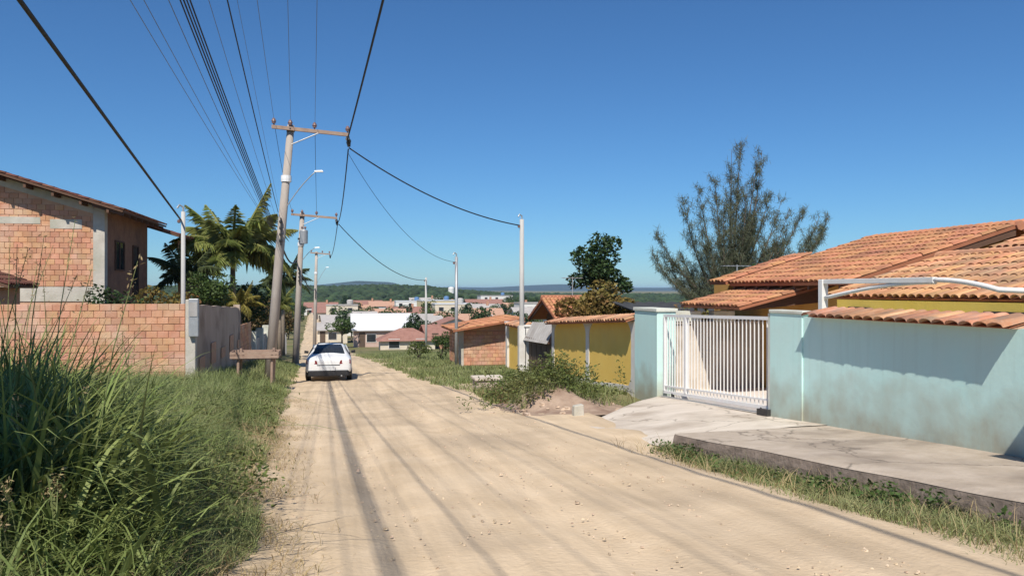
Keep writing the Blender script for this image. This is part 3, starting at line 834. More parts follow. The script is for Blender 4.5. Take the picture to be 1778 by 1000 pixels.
# white pergola frame in front of the veranda
root = empty('pergola_frame', (8.2, 10.5, sw(10.5)), 'white painted steel pergola frame with an arched brace behind the teal wall', 'pergola')
mb = MB(); mb.box(8.14, 8.26, 12.14, 12.26, sw(12.2), 1.68); wb(mb, 'post', M['white'], root, bevel=.008)
mb = MB(); mb.box(8.16, 8.24, 9.55, 12.138, 1.60, 1.68); wb(mb, 'beam', M['white'], root, bevel=.006)
pts = [(8.2, 9.6 - 1.15*t, 1.64 - .14*t*t) for t in np.linspace(0, 1, 10)] + [(8.4, 8.3, 1.49), (8.75, 8.22, 1.47), (9.09, 8.2, 1.45)]
mb = MB(); mb.tube(pts, .036, 8); wb(mb, 'curved_end', M['white'], root, smooth=True)
pts = [(8.2, 12.14 - 2.6*t, 1.36 + .25*math.sin(math.pi*.5*t)) for t in np.linspace(0, 1, 18)]
mb = MB(); mb.tube(pts, .032, 8); wb(mb, 'arched_brace', M['white'], root, smooth=True)

# dark roofed outbuilding beyond the gate
root = empty('outbuilding', (10.5, 23.5, gz(10, 23.5)), 'low outbuilding with near-black sheet roof behind the gate pillar', 'outbuilding')
mb = MB(); mb.box(9.3, 14.5, 22.2, 25.2, gz(10, 23)-.3, .55); wb(mb, 'wall', M['grey_plaster'], root)
vs_ = []; n = 70
for i in range(n+1):
    x_ = 9.0 + 5.9*i/n; c = .025*math.sin(i*math.pi*2/5)
    vs_ += [(x_, 21.9, .64+c), (x_, 25.5, 1.02+c)]
mb = MB(); mb.add(vs_, [(2*i, 2*i+1, 2*i+3, 2*i+2) for i in range(n)])
o = wb(mb, 'roof', M['fibro_dark'], root); o.modifiers.new('thick', 'SOLIDIFY').thickness = .05

# house with orange gable behind the ochre wall
root = empty('gabled_house', (11, 35, gz(11, 35)), 'small house with bright orange gabled roof behind the ochre wall', 'house')
mb = MB(); mb.box(9.7, 11.9, 32.9, 37.1, gz(11, 35)-.3, .30); mb.prism([(9.7, 32.9, .301), (9.7, 37.1, .301), (9.7, 35.0, .98)], (2.2, 0, 0)); wb(mb, 'wall', M['w_dark'], root)
for sy, y_ in ((1, 32.2), (-1, 37.8)):
    mb = MB(); slab(mb, (8.9, y_, .10), (1, 0, 0), (0, sy, .36), 3.4, 2.97, .09); ro = wb(mb, 'roof', M['deck'], root)
    tile_field(root, (8.9, y_-.03*sy, .105), (1, 0, 0), (0, sy, .36), 3.4, 2.9, None, M['tile_i'], under=ro)
mb = MB(); mb.prism([(8.95, 32.25, -.10), (8.95, 32.25, .02), (8.95, 35, 1.0), (8.95, 37.75, .02), (8.95, 37.75, -.10), (8.95, 35, .85)], (.05, 0, 0)); wb(mb, 'barge_board', M['timber'], root)
mb = MB(); mb.tube([(8.88, 35, 1.13), (12.32, 35, 1.13)], .12, 8); wb(mb, 'ridge', M['tile_i'], root)

# little brick house further down on the right
BX0, BX1, BY = 5.35, 7.75, 37.0
gb = gz(6.5, BY)
root = empty('brick_shed', (6.5, 38.5, gb), 'small bare brick house with shallow tiled roof beside the road verge', 'house')
mb = MB(); mb.box(BX0, BX1, BY, BY+3.4, gb-.3, -.42); mb.prism([(BX0, BY, -.419), (BX1, BY, -.419), (BX1, BY, -.10)], (0, 3.4, 0)); wb(mb, 'wall', M['mortar'], root)
brick_face(root, (BX0, BY-.02, 0), (1, 0, 0), BX1-BX0, gb+.02, -.46, M['brick'], bl=.26, bh=.17)
brick_face(root, (BX0-.02, BY+3.4, 0), (0, -1, 0), 3.4, gb+.02, -.46, M['brick'], bl=.26, bh=.17)
mb = MB(); mb.box(BX0-.035, BX0+.2, BY-.045, BY+.2, gb-.2, -.45); wb(mb, 'corner_post', M['beam'], root)
vR = Vector((1, 0, .16))
mb = MB(); slab(mb, (BX0-.4, BY-.7, -.42), (0, 1, 0), vR, 4.6, 3.5, .07); ro = wb(mb, 'roof', M['deck'], root)
tile_field(root, (BX0-.42, BY-.7, -.415), (0, 1, 0), vR, 4.6, 3.4, M['tile'], M['tile_i'], limit=200, under=ro)

# ------------------------------------------------------------------ left side: brick wall, gate wall, house
root = empty('brick_wall', (-7, 23.4, gz(-7, 23.4)), 'bare orange hollow brick wall facing us behind the tall grass', 'wall')
mb = MB(); mb.box(-11.5, -4.42, 23.42, 23.54, -1.6, 1.10); wb(mb, 'mortar_bed', M['mortar'], root)
brick_face(root, (-9.9, 23.41, 0), (1, 0, 0), 5.47, -1.0, 1.13, M['brick'], bl=.285, bh=.18)
root = empty('corner_post', (-4.25, 23.4, gz(-4.2, 23.4)), 'pale concrete post at the end of the brick wall', 'post')
mb = MB(); mb.box(-4.41, -4.14, 23.36, 23.62, -1.6, 1.22); wb(mb, 'shaft', M['beam'], root, bevel=.02)
root = empty('meter_box', (-4.2, 23.2, gz(-4.2, 23.2)), 'grey electricity meter box fixed on the pale corner post', 'meter box')
mb = MB(); mb.box(-4.30, -4.04, 23.21, 23.357, .18, 1.25); wb(mb, 'case', M['galv'], root, bevel=.02)
mb = MB(); mb.box(-4.27, -4.07, 23.195, 23.209, .75, 1.15); wb(mb, 'lid', M['fibro'], root)
root = empty('rendered_wall', (-4.2, 28.2, gz(-4.2, 28)), 'weathered brownish rendered wall running away behind the brick wall', 'wall')
vs_ = []; ys_ = np.linspace(23.63, 33.0, 24)
for y_ in ys_:
    zt = 1.08 - .032*(y_-23.6) + .015*math.sin(3*y_)
    zb = gz(-4.1, y_) - .4
    vs_ += [(-4.2, y_, zb), (-4.2, y_, zt), (-4.36, y_, zt), (-4.36, y_, zb)]
fs_ = [(i*4+j, i*4+(j+1) % 4, (i+1)*4+(j+1) % 4, (i+1)*4+j) for i in range(23) for j in range(4)] + [(3,2,1,0), (92,93,94,95)]
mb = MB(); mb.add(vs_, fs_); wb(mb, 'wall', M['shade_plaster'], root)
mb = MB(); mb.box(-4.40, -4.16, 32.9, 33.15, gz(-4.2, 33)-.3, .9); wb(mb, 'end_pier', M['shade_plaster'], root)
for k in range(5):
    y_ = 24.2 + k*2.05
    mb = MB(); mb.box(-4.185, -4.165, y_, y_+.9, -.9+.02*k, -.5+.3*(k % 2)); wb(mb, 'repair_patch', M['mortar'], root)

# left house
HX, HY = -8.2, 29.4
gbl = gz(-9, 30) - .4
root = empty('brick_house', (-11, 32, gbl+.4), 'unplastered brick house with concrete corner column and dark tiled roof', 'house')
sl = .31
zr = lambda x: 4.20 - sl*(x + 7.4)          # roof plane height
mb = MB()
mb.prism([(-16.5, HY, gbl), (HX, HY, gbl), (HX, HY, zr(HX)-.10), (-13.0, HY, zr(-13)-.10), (-16.5, HY, zr(-13)-.10-.31*3.5)], (0, 6.0, 0)); wb(mb, 'wall', M['mortar'], root)
n = brick_face(root, (-12.0, HY-.01, 0), (1, 0, 0), 3.46, 1.62, 5.6, M['brick'], bl=.27, bh=.175, keep=lambda p, row: p.z + .2 < zr(p.x) - .42)
mb = MB(); mb.box(HX-.34, HX+.025, HY-.035, HY+.3, gbl, zr(HX)-.12); wb(mb, 'corner_column', M['beam'], root)
mb = MB(); mb.box(-16.5, HX-.345, HY-.028, HY+.1, 1.10, 1.60); wb(mb, 'ground_beam', M['beam'], root)
mb = MB(); mb.prism([(-13, HY-.026, zr(-13)-.42), (HX-.345, HY-.026, zr(HX-.345)-.42), (HX-.345, HY-.026, zr(HX-.345)-.12), (-13, HY-.026, zr(-13)-.12)], (0, .08, 0)); wb(mb, 'ring_beam', M['beam'], root)
mb = MB(); mb.box(-11.6, -10.2, HY-.03, HY-.005, 3.75, 3.98); wb(mb, 'mortar_patch', M['beam'], root)
mb = MB(); mb.box(-9.9, -8.9, HY-.03, HY-.005, 3.6, 3.92); wb(mb, 'mortar_patch', M['beam'], root)
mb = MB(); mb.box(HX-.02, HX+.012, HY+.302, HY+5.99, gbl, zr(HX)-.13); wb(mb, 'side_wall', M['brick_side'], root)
window(root, (HX+.012, 30.6, 2.2), (0, 1, 0), 1.2, 1.1, M['timber'], bars=1)
window(root, (HX+.012, 33.0, 1.15), (0, 1, 0), .85, 2.1, M['timber'], bars=0)
vL = Vector((-1, 0, sl))
mb = MB(); slab(mb, (-7.4, 28.65, 4.20), (0, 1, 0), vL, 6.6, 5.9, .07); slab(mb, (-18.6, 28.65, 4.20), (0, 1, 0), (1, 0, sl), 6.6, 5.8, .07); ro = wb(mb, 'roof', M['timber'], root)
tile_field(root, (-7.37, 28.62, 4.21), (0, 1, 0), vL, 6.6, 5.8, M['tile_dark'], M['tile_dark_i'], limit=200, under=ro)
for k in range(8):
    y_ = 28.75 + k*.85
    mb = MB(); mb.prism([(-7.42, y_, 4.02), (-7.42, y_, 4.12), (-8.4, y_, 4.425), (-8.4, y_, 4.325)], (0, .07, 0)); wb(mb, 'rafter', M['timber'], root, ro)
for k in range(6):       # purlin ends carrying the gable overhang
    x_ = -7.9 - k*.85
    mb = MB(); mb.box(x_-.04, x_+.04, 28.7, HY+.1, zr(x_)-.24, zr(x_)-.10); wb(mb, 'purlin', M['timber'], root, ro)
# open veranda carried on posts at the back
mb = MB(); slab(mb, (-6.9, 35.3, 3.82), (0, 1, 0), vL, 6.2, 4.0, .08); vo = wb(mb, 'veranda_roof', M['timber'], root)
tile_field(root, (-6.88, 35.3, 3.83), (0, 1, 0), vL, 6.2, 3.9, None, M['tile_dark_i'], under=vo)
for y_ in (37.4, 41.1):
    mb = MB(); mb.box(-7.35, -7.1, y_-.12, y_+.12, gbl-1, 3.70); wb(mb, 'veranda_post', M['brick'], root)
mb = MB(); mb.box(-7.34, -7.2, 37.55, 40.95, 1.3, 2.0); wb(mb, 'parapet', M['timber'], root)

# dark shed roof at the far left
root = empty('lean_to', (-11.2, 25.6, gz(-11, 25)), 'lean-to with dark tiled roof at the left edge behind the wall', 'shed')
mb = MB(); slab(mb, (-9.35, 24.6, 1.62), (0, 1, 0), (-1, 0, .36), 2.2, 2.4, .08); ro = wb(mb, 'roof', M['timber'], root)
tile_field(root, (-9.33, 24.6, 1.63), (0, 1, 0), (-1, 0, .36), 2.2, 2.3, M['tile_dark'], M['tile_dark_i'], limit=100, under=ro)
mb = MB(); mb.box(-11.4, -9.8, 24.9, 26.6, gz(-11, 25)-.3, 1.58); wb(mb, 'wall', M['mortar'], root)

# walls and posts further down the left side
root = empty('brick_yard_wall', (-4.4, 36, gz(-4.4, 36)), 'low red brick yard wall behind the concrete utility pole', 'wall')
mb = MB(); mb.box(-4.55, -4.42, 33.6, 39.0, gz(-4.4, 37)-.3, -.05); wb(mb, 'mortar_bed', M['mortar'], root)
brick_face(root, (-4.415, 33.6, 0), (0, 1, 0), 5.4, gz(-4.4, 36)-.2, .02, M['brick'])
root = empty('pale_yard_wall', (-4.5, 44, gz(-4.5, 44)), 'pale yard wall with square piers below the far palms', 'wall')
mb = MB(); mb.box(-4.6, -4.46, 40.2, 50.5, gz(-4.5, 46)-.5, -1.0); wb(mb, 'wall', M['grey_plaster'], root)
for y_ in (40.2, 43.6, 47, 50.5):
    mb = MB(); mb.box(-4.68, -4.30, y_-.19, y_+.19, gz(-4.5, y_)-.3, -.55); wb(mb, 'pier', M['pale_plaster'], root, bevel=.02)
root = empty('picket_fence', (-4.8, 60, gz(-4.8, 60)), 'grey upright post fence further down the left verge', 'fence')
for k in range(26):
    y_ = 52 + k*.8; x_ = -4.5 - .035*(y_-52)
    h_ = random.uniform(1.5, 1.9); mb = MB(); mb.tube([(x_, y_, gz(x_, y_)-.2), (x_+random.uniform(-.05, .05), y_, gz(x_, y_)+h_)], [.09, .075], 6); wb(mb, 'post', M['pole_pale'] if k % 3 else M['pole'], root)

# ------------------------------------------------------------------ poles
def insulator(mb, p, s=1.0):
    mb.lathe(p, [(.02*s, 0), (.022*s, .05*s), (.06*s, .06*s), (.055*s, .10*s), (.075*s, .115*s), (.06*s, .16*s), (.045*s, .19*s), (.02*s, .22*s)], 10)
def utility_pole(base, top, r0, r1, label, arm=(-.62, 2.0), lamp=None, drop=.02, ins=(-.55, 0, .82, 1.95)):
    base = Vector(base); top = Vector(top)
    root = empty('utility_pole', base, label, 'utility pole', 'utility poles along the left verge')
    mb = MB(); mb.tube([base - Vector((0,0,.5)), base.lerp(top, .5), top], [r0, (r0+r1)/2, r1], 12); wb(mb, 'shaft', M['pole'], root, smooth=True)
    d = top-base
    c = top - d.normalized()*.16
    def on(s_): return Vector((c.x + s_, c.y - r1 - .06, c.z - drop*s_*3.4 + .0))
    a, b_ = on(arm[0]), on(arm[1])
    mb = MB(); mb.hexa([a+Vector((0,-.05,-.06)), b_+Vector((0,-.05,-.06)), b_+Vector((0,.05,-.06)), a+Vector((0,.05,-.06)), a+Vector((0,-.05,.06)), b_+Vector((0,-.05,.06)), b_+Vector((0,.05,.06)), a+Vector((0,.05,.06))])
    ar = wb(mb, 'crossarm', M['wood'], root)
    mb = MB(); mb.tube([c+Vector((0,-r1-.12,0)), c+Vector((0,r1+.02,0))], .03, 6); mb.lathe(c-Vector((0,0,.08)), [(r1+.02, 0), (r1+.02, .16)], 12); wb(mb, 'bracket', M['dark_metal'], root)
    mb = MB(); mb.tube([on(.05)+Vector((0,-.06,-.55)), on(.95)+Vector((0,-.06,-.07))], .022, 6); wb(mb, 'arm_brace', M['galv'], root)
    for s_ in ins:
        mb = MB(); insulator(mb, on(s_)+Vector((0,0,.06)), 1.15); wb(mb, 'insulator', M['porcelain'], root)
    # hardware hanging from the arm end
    e = on(arm[1]-.04)
    mb = MB(); mb.tube([e+Vector((0,0,-.06)), e+Vector((.02,0,-.24))], .055, 8); mb.tube([e+Vector((-.02,-.12,-.16)), e+Vector((.05,.14,-.20))], .07, 8); mb.tube([e+Vector((.02,0,-.24)), e+Vector((.04,.02,-.42))], [.085, .05], 8); wb(mb, 'dead_end_clamp', M['dark_metal'], root)
    mb = MB(); q = base.lerp(top, .79); mb.lathe(q, [(r1+.055, -.11), (r1+.06, 0), (r1+.055, .11)], 12); wb(mb, 'number_band', M['lamp_white'], root)
    q = base.lerp(top, .58)
    mb = MB()
    for k in range(4): mb.lathe(q+Vector((.0, -r0-.03, -.35+.22*k)), [(.03, 0), (.055, .02), (.055, .09), (.03, .11)], 8)
    mb.box(q.x-.02, q.x+.02, q.y-r0-.06, q.y-.05, q.z-.45, q.z+.5); wb(mb, 'secondary_rack', M['dark_metal'], root)
    if lamp:
        q = base.lerp(top, .66); L_ = Vector(lamp)
        pts = [q.lerp(L_, t) + Vector((0, 0, .30*math.sin(t*math.pi*.62)*(1-t*.3))) for t in np.linspace(0, 1, 9)]
        mb = MB(); mb.tube(pts, .018, 8); lo = wb(mb, 'lamp_arm', M['galv'], root, smooth=True)
        e = pts[-1]; mb = MB()
        mb.hexa([e+Vector(v) for v in ((-.05,-.07,-.03),(.26,-.08,-.02),(.26,.08,-.02),(-.05,.07,-.03),(-.05,-.04,.03),(.22,-.05,.05),(.22,.05,.05),(-.05,.04,.03))])
        wb(mb, 'lamp_head', M['lamp_white'], root, lo, bevel=.02)
    return root
utility_pole((-2.63, 28.2, gz(-2.63, 28.2)), (-1.86, 28.2, 7.25), .185, .12, 'near leaning concrete utility pole beside the grass verge', lamp=(-1.0, 27.75, 5.40))
utility_pole((-2.85, 47.0, gz(-2.85, 47)), (-2.46, 47.05, 6.0), .20, .13, 'second concrete utility pole, behind the near leaning one', lamp=(-1.7, 46.6, 3.75))
utility_pole((-3.1, 82, gz(-3.1, 82)), (-2.9, 82.2, 5.4), .19, .13, 'farthest utility pole standing down the hill behind the car', arm=(-.6, 1.4), ins=(-.5, .6, 1.3), lamp=(-1.9, 81.8, 3.6))
utility_pole((-1.15, -8.0, gz(-1.15, -8)), (-.6, -8.0, 8.6), .185, .12, 'utility pole at the top of the road behind the viewer', arm=(-.3, 2.6), ins=(.35, .95, 1.1, 2.5))
# transformer on the second pole
root = empty('transformer', (-2.6, 46.7, 3.9), 'dark pole transformer hung on the second utility pole', 'transformer')
mb = MB(); mb.lathe((-2.35, 46.55, 4.15), [(.05, 0), (.22, .02), (.23, .75), (.2, .8), (.06, .84)], 14); wb(mb, 'tank', M['galv'], root, smooth=False)
for k in (-.1, .08):
    mb = MB(); insulator(mb, (-2.35+k, 46.55, 4.98), .9); wb(mb, 'bushing', M['porcelain'], root)
mb = MB(); mb.box(-2.70, -2.3, 46.62, 46.85, 4.4, 4.5); wb(mb, 'hanger', M['dark_metal'], root)

def service_pole(x, y, ztop, r0, r1, m, label, painted=None, cap=True):
    zb = gz(x, y)
    root = empty('service_pole', (x, y, zb), label, 'pole', 'service poles')
    mb = MB(); mb.tube([(x, y, zb-.4), (x, y, ztop)], [r0, r1], 10); wb(mb, 'shaft', m, root, smooth=True)
    if painted:
        mb = MB(); mb.box(x-r0-.03, x+r0+.03, y-r0-.03, y+r0+.03, zb-.1, painted); wb(mb, 'painted_foot', M['whitewall'], root)
    mb = MB(); mb.lathe((x-r1-.05, y-.05, ztop-.35), [(.02, 0), (.05, .02), (.05, .09), (.02, .11)], 8); mb.tube([(x-r1-.06, y-.05, ztop-.25), (x, y, ztop-.25)], .018, 6); wb(mb, 'insulator', M['porcelain'], root)
    if cap:
        mb = MB(); mb.tube([(x, y, ztop-.02), (x, y, ztop+.14), (x-.10, y-.03, ztop+.20), (x-.16, y-.05, ztop+.10)], .03, 7); wb(mb, 'weatherhead', M['galv'], root)
    return root
service_pole(-4.78, 25.0, 3.85, .07, .06, M['pole_pale'], 'slim pale pole behind the brick wall taking a thick cable')
service_pole(7.0, 30.75, 4.35, .11, .085, M['pole_pale'], 'tall pale concrete pole with white foot beside the board gate', painted=.05)
service_pole(5.12, 36.4, 3.05, .085, .07, M['galv'], 'thin grey pole at the corner of the small brick house')
service_pole(7.1, 70.0, 2.6, .12, .09, M['pole_pale'], 'small pale pole rising from the houses in the valley', cap=False)

# ------------------------------------------------------------------ cables
def cable(label, a, b, sag, r, m='cable', group='overhead cables', n=26):
    a = Vector(a); b = Vector(b)
    pts = []
    for t in np.linspace(0, 1, n):
        p = a.lerp(b, t); p.z -= 4*sag*t*(1-t); pts.append(p - a)
    mb = MB(); mb.tube(pts, r, 6)
    o = mb.build('cable', M[m], None, a, smooth=True)
    return tag(o, label, 'cable', group)
NEAR = [
 ('w2', (-2.56,28.28,3.68), (-2.3,-8,6.42), 0.006, 'leftmost thin cable of the fan rising from the near utility pole'),
 ('w3', (-2.52,28.28,3.62), (-2.1,-8,6.59), 0.006, 'second thin cable from the left in the fan above the near pole'),
 ('w4', (-2.48,28.28,3.58), (-1.85,-8,7.24), 0.007, 'thin cable just left of the thick cable bundle overhead'),
 ('b1', (-2.40,28.20,3.41), (-1.56,-8,7.20), 0.01, 'lowest, leftmost strand of the thick dark cable bundle overhead'), ('b2', (-2.38,28.20,3.45), (-1.54,-8,7.27), 0.011, 'second strand from the left in the thick cable bundle overhead'),
 ('b3', (-2.36,28.20,3.49), (-1.52,-8,7.33), 0.01, 'third strand from the left in the thick cable bundle overhead'), ('b4', (-2.34,28.20,3.53), (-1.50,-8,7.40), 0.011, 'uppermost, rightmost strand of the thick dark cable bundle overhead'),
 ('w6', (-2.31,28.10,3.88), (-1.0,-8,6.84), 0.005, 'faint thin cable just right of the thick cable bundle overhead'),
 ('w7', (-2.28,28.08,4.18), (-0.75,-8,7.3), 0.01, 'dark single cable right of the thick bundle, bowed downward'),
 ('w8', (-2.26,28.08,4.38), (-0.65,-8,7.86), 0.004, 'hair-thin cable right of the dark bowed one overhead'),
 ('w9', (-2.41,28.0,7.35), (-.25,-8,7.34), .007, 'faint bare wire leaving the left end of the near crossarm'),
 ('w10', (-1.86,28.0,7.42), (.35,-8,8.07), .007, 'faint bare wire leaving the top of the near utility pole'),
 ('w11', (-1.04,28.0,7.33), (.42,-8,8.1), .007, 'faint bare wire leaving the middle of the near crossarm'),
 ('w12', (.07,27.95,6.78), (1.9,-8,8.39), .026, 'thick dark cable rising to the right from the near crossarm end'),
]
for k, a, b_, r_, lab in NEAR:
    cable(lab or 'one of the twisted cables in the thick dark bundle from the near pole', a, b_, .25, r_*(.8 if r_ < .009 else 1.0), 'alu' if r_ < .009 else 'cable', group='thick cable bundle' if lab is None else 'overhead cables')
cable('thick black cable running up left from the slim pole behind the brick wall', (-4.84,24.95,3.60), (-1.43,-8,5.2), .05, .028)
# pole to pole, and down to the houses
for a, b_, r_, sg, lab in (
 ((.10,28.0,6.45), (-.40,46.9,5.5), .022, .5, 'dark cable between the crossarm ends of the two nearer utility poles'),
 ((-2.41,28.0,7.30), (-3.0,46.9,6.0), .008, .4, 'faint wire between the left ends of the two nearer crossarms'),
 ((-1.04,28.0,7.25), (-1.64,46.9,5.95), .008, .4, 'faint wire between the middles of the two nearer crossarms'),
 ((-2.30,28.25,3.45), (-2.80,46.9,3.2), .04, .5, 'thick dark cable between the shafts of the two nearer utility poles'),
 ((-.45,47.1,5.4), (-1.55,82,5.05), .022, .7, 'dark cable from the second crossarm end down to the farthest pole'),
 ((-2.75,47.1,3.2), (-3.0,82,1.6), .04, .7, 'thick cable from the second pole shaft to the farthest pole'),
 ((.12,28.0,6.50), (6.9,30.7,4.10), .024, .42, 'dark service cable sagging right to the tall pale pole'),
 ((-.38,46.9,5.35), (7.1,69.9,2.36), .024, .9, 'dark service cable sagging right into the valley from the second pole'),
 ((.10,28.0,6.30), (5.10,36.3,2.8), .008, .9, 'thin service wire drooping to the thin grey pole'),
 ((-4.70,25.0,3.62), (-2.45,28.1,4.0), .008, .1, 'thin wire linking the slim pole and the near utility pole')):
    cable(lab, a, b_, sg, r_)

# ------------------------------------------------------------------ raised litter rack by the pole
root = empty('litter_rack', (-2.75, 25.6, gz(-2.75, 25.6)), 'rough wooden raised litter rack on posts beside the near utility pole', 'litter rack')
zt = -.66
for x_ in (-3.25, -2.25):
    for y_ in (25.3, 25.95):
        mb = MB(); mb.tube([(x_, y_, gz(x_, y_)-.2), (x_+.02, y_, zt+.3)], .045, 7); wb(mb, 'leg', M['wood'], root)
for k in range(6):
    y_ = 25.22 + k*.145
    mb = MB(); mb.box(-3.42, -2.08, y_, y_+.125, zt, zt+.03); wb(mb, 'floor_plank', M['wood'], root)
for k in range(2):
    z_ = zt + .04 + k*.11
    mb = MB(); mb.box(-3.44, -2.06, 25.17, 25.20, z_, z_+.09); wb(mb, 'side_plank', M['wood'], root)
    mb = MB(); mb.box(-3.44, -2.06, 26.05, 26.08, z_, z_+.09); wb(mb, 'side_plank', M['wood'], root)
    mb = MB(); mb.box(-3.47, -3.442, 25.17, 26.08, z_, z_+.09); wb(mb, 'end_plank', M['wood'], root)
    mb = MB(); mb.box(-2.058, -2.03, 25.17, 26.08, z_, z_+.09); wb(mb, 'end_plank', M['wood'], root)

# ------------------------------------------------------------------ car seen from behind
M['paint'] = mat('silver_paint', (0.72,0.72,0.71), (0.76,0.76,0.75), 3, 0.4, spec=0.35, metal=0.0)
M['trim'] = mat('black_trim', (0.02,0.02,0.022), (0.03,0.03,0.032), 9, 0.6)
M['tyre'] = mat('tyre', (0.022,0.021,0.02), (0.05,0.045,0.04), 9, 0.9)
M['rim'] = mat('rim', (0.40,0.40,0.41), (0.45,0.45,0.46), 9, 0.35, metal=0.7)
M['taillight'] = mat('tail_light', (0.16,0.012,0.012), (0.22,0.02,0.02), 9, 0.2, spec=0.5)
M['plate'] = mat('blank_plate', (0.55,0.56,0.57), (0.60,0.61,0.62), 12, 0.5)
CX, CY = -.62, 30.2
czr = float(P(CY+1)) + .0
car_z = .93
car = empty('car', (CX, CY, czr), 'silver sedan seen from behind on the dirt road', 'car')
ST = [ # y, zbottom, halfwidth, zbelt, beltwidth, ztop, roofwidth
 (0.00, .42, .66, .86, .62, .90, .50),
 (0.05, .36, .80, .93, .76, .98, .66),
 (0.14, .33, .855, .95, .81, 1.03, .70),
 (0.45, .30, .865, .965, .82, 1.065, .70),
 (0.68, .30, .87, .965, .82, 1.09, .68),
 (1.05, .28, .87, .965, .82, 1.30, .60),
 (1.45, .26, .87, .96, .82, 1.43, .56),
 (2.00, .26, .87, .955, .82, 1.455, .57),
 (2.55, .26, .87, .95, .82, 1.43, .57),
 (3.00, .26, .87, .945, .82, 1.20, .62),
 (3.30, .28, .87, .94, .81, 1.01, .68),
 (3.80, .28, .86, .90, .78, .93, .66),
 (4.25, .30, .80, .80, .70, .82, .58),
 (4.42, .34, .66, .66, .58, .68, .45)]
def section(s_):
    y_, zb, w_, zl, wbel, zt, wr = s_
    h = [(0, zb), (w_*.88, zb), (w_*.985, zb+.10), (w_, .62 if zl > .7 else (zb+zl)/2), (w_*.985, zl-.10), (wbel, zl), (wr+(wbel-wr)*.12, zt-(zt-zl)*.16), (wr*.86, zt-(zt-zl)*.03), (wr*.45, zt+.006), (0, zt+.01)]
    return [(x_, y_, z_) for x_, z_ in h] + [(-x_, y_, z_) for x_, z_ in h[-2:0:-1]]
secs = [section(s_) for s_ in ST]
mb = MB(); n = len(secs[0])
vs_ = [p for q in secs for p in q]
fs_ = [(i*n+k, (i+1)*n+k, (i+1)*n+(k+1) % n, i*n+(k+1) % n) for i in range(len(secs)-1) for k in range(n)]
fs_ += [tuple(range(n)), tuple((len(secs)-1)*n+k for k in range(n))[::-1]]
mb.add(vs_, fs_)
body = mb.build('body', M['paint'], car, smooth=True)
bm_ = body.modifiers.new('sub', 'SUBSURF'); bm_.levels = 1; bm_.render_levels = 2
def cq(name, m, pts, t, parent=car, bevel=0.0):
    a = [Vector(p) for p in pts]; nrm = (a[1]-a[0]).cross(a[3]-a[0]).normalized()
    mb = MB(); mb.hexa([p - nrm*t for p in a] + [p + nrm*.004 for p in a]); return mb.build(name, m, parent, bevel=bevel)
for nm, rows in (('rear_window', [(.60,.69,1.115), (.53,1.05,1.325), (.46,1.40,1.450)]), ('windscreen', [(.60,3.28,1.04), (.54,3.0,1.235), (.47,2.62,1.455)])):
    mb = MB(); vs_ = []
    for w_, y_, z_ in rows:
        vs_ += [(-w_, y_, z_), (w_, y_, z_), (w_, y_+.01, z_-.06), (-w_, y_+.01, z_-.06)]
    mb.add(vs_, [(i*4+j, i*4+(j+1) % 4, (i+1)*4+(j+1) % 4, (i+1)*4+j) for i in range(2) for j in range(4)] + [(3,2,1,0), (8,9,10,11)])
    mb.build(nm, M['glass'], car)
for s_ in (-1, 1):
    for (y0, y1, t0, t1) in ((.95, 1.85, 1.30, 1.80), (1.95, 2.95, 1.98, 2.55)):
        p = [(s_*.825, y0, .985), (s_*.825, y1, .98), (s_*.625, t1, 1.375), (s_*.625, t0, 1.355)]
        if s_ < 0: p = [p[1], p[0], p[3], p[2]]
        cq('side_window', M['glass'], p, .02)
    mb = MB(); mb.hexa([(s_*.40,-.014,.755), (s_*.82,.06,.765), (s_*.76,.18,.765), (s_*.40,.1,.755), (s_*.44,-.0,.905), (s_*.815,.09,.925), (s_*.76,.2,.925), (s_*.44,.1,.905)]); mb.build('tail_light', M['taillight'], car, bevel=.01)
    mb = MB(); mb.hexa([(s_*.86,2.78,.96), (s_*1.03,2.80,.97), (s_*1.03,2.92,.97), (s_*.86,2.95,.96), (s_*.86,2.78,1.07), (s_*1.02,2.80,1.10), (s_*1.02,2.92,1.08), (s_*.86,2.95,1.06)]); mb.build('mirror', M['trim'], car, bevel=.015)
    for y_ in (.82, 3.48):
        mb = MB(); mb.lathe((s_*.77-.10, y_, .31), [(.20, 0), (.30, .01), (.315, .05), (.315, .15), (.30, .19), (.20, .20)], 20, 'x'); w_ = mb.build('tyre', M['tyre'], car, smooth=False)
        mb = MB(); mb.lathe((s_*.77 + (.095 if s_ > 0 else -.115), y_, .31), [(.06, 0), (.20, .004), (.19, .016), (.06, .02)], 16, 'x'); mb.build('rim', M['rim'], w_)
mb = MB(); mb.hexa([(-.74,-.04,.27), (.74,-.04,.27), (.86,.30,.27), (-.86,.30,.27), (-.70,-.035,.50), (.70,-.035,.50), (.87,.30,.50), (-.87,.30,.50)]); mb.build('lower_bumper', M['trim'], car, bevel=.03)
mb = MB(); mb.box(-.25, .25, -.052, -.03, .50, .66); mb.build('plate', M['plate'], car)
mb = MB(); mb.box(-.42, .42, -.006, .02, .70, .725); mb.build('boot_trim', M['trim'], car)
mb = MB(); mb.tube([(0, 1.3, 1.43), (0, 1.12, 1.60)], .008, 5); mb.build('aerial', M['trim'], car)
mb = MB(); mb.lathe((.48, -.04, .28), [(.03, 0), (.035, .01), (.035, .12)], 8, 'y'); mb.build('exhaust', M['galv'], car)

car.scale = (1, 1, car_z)

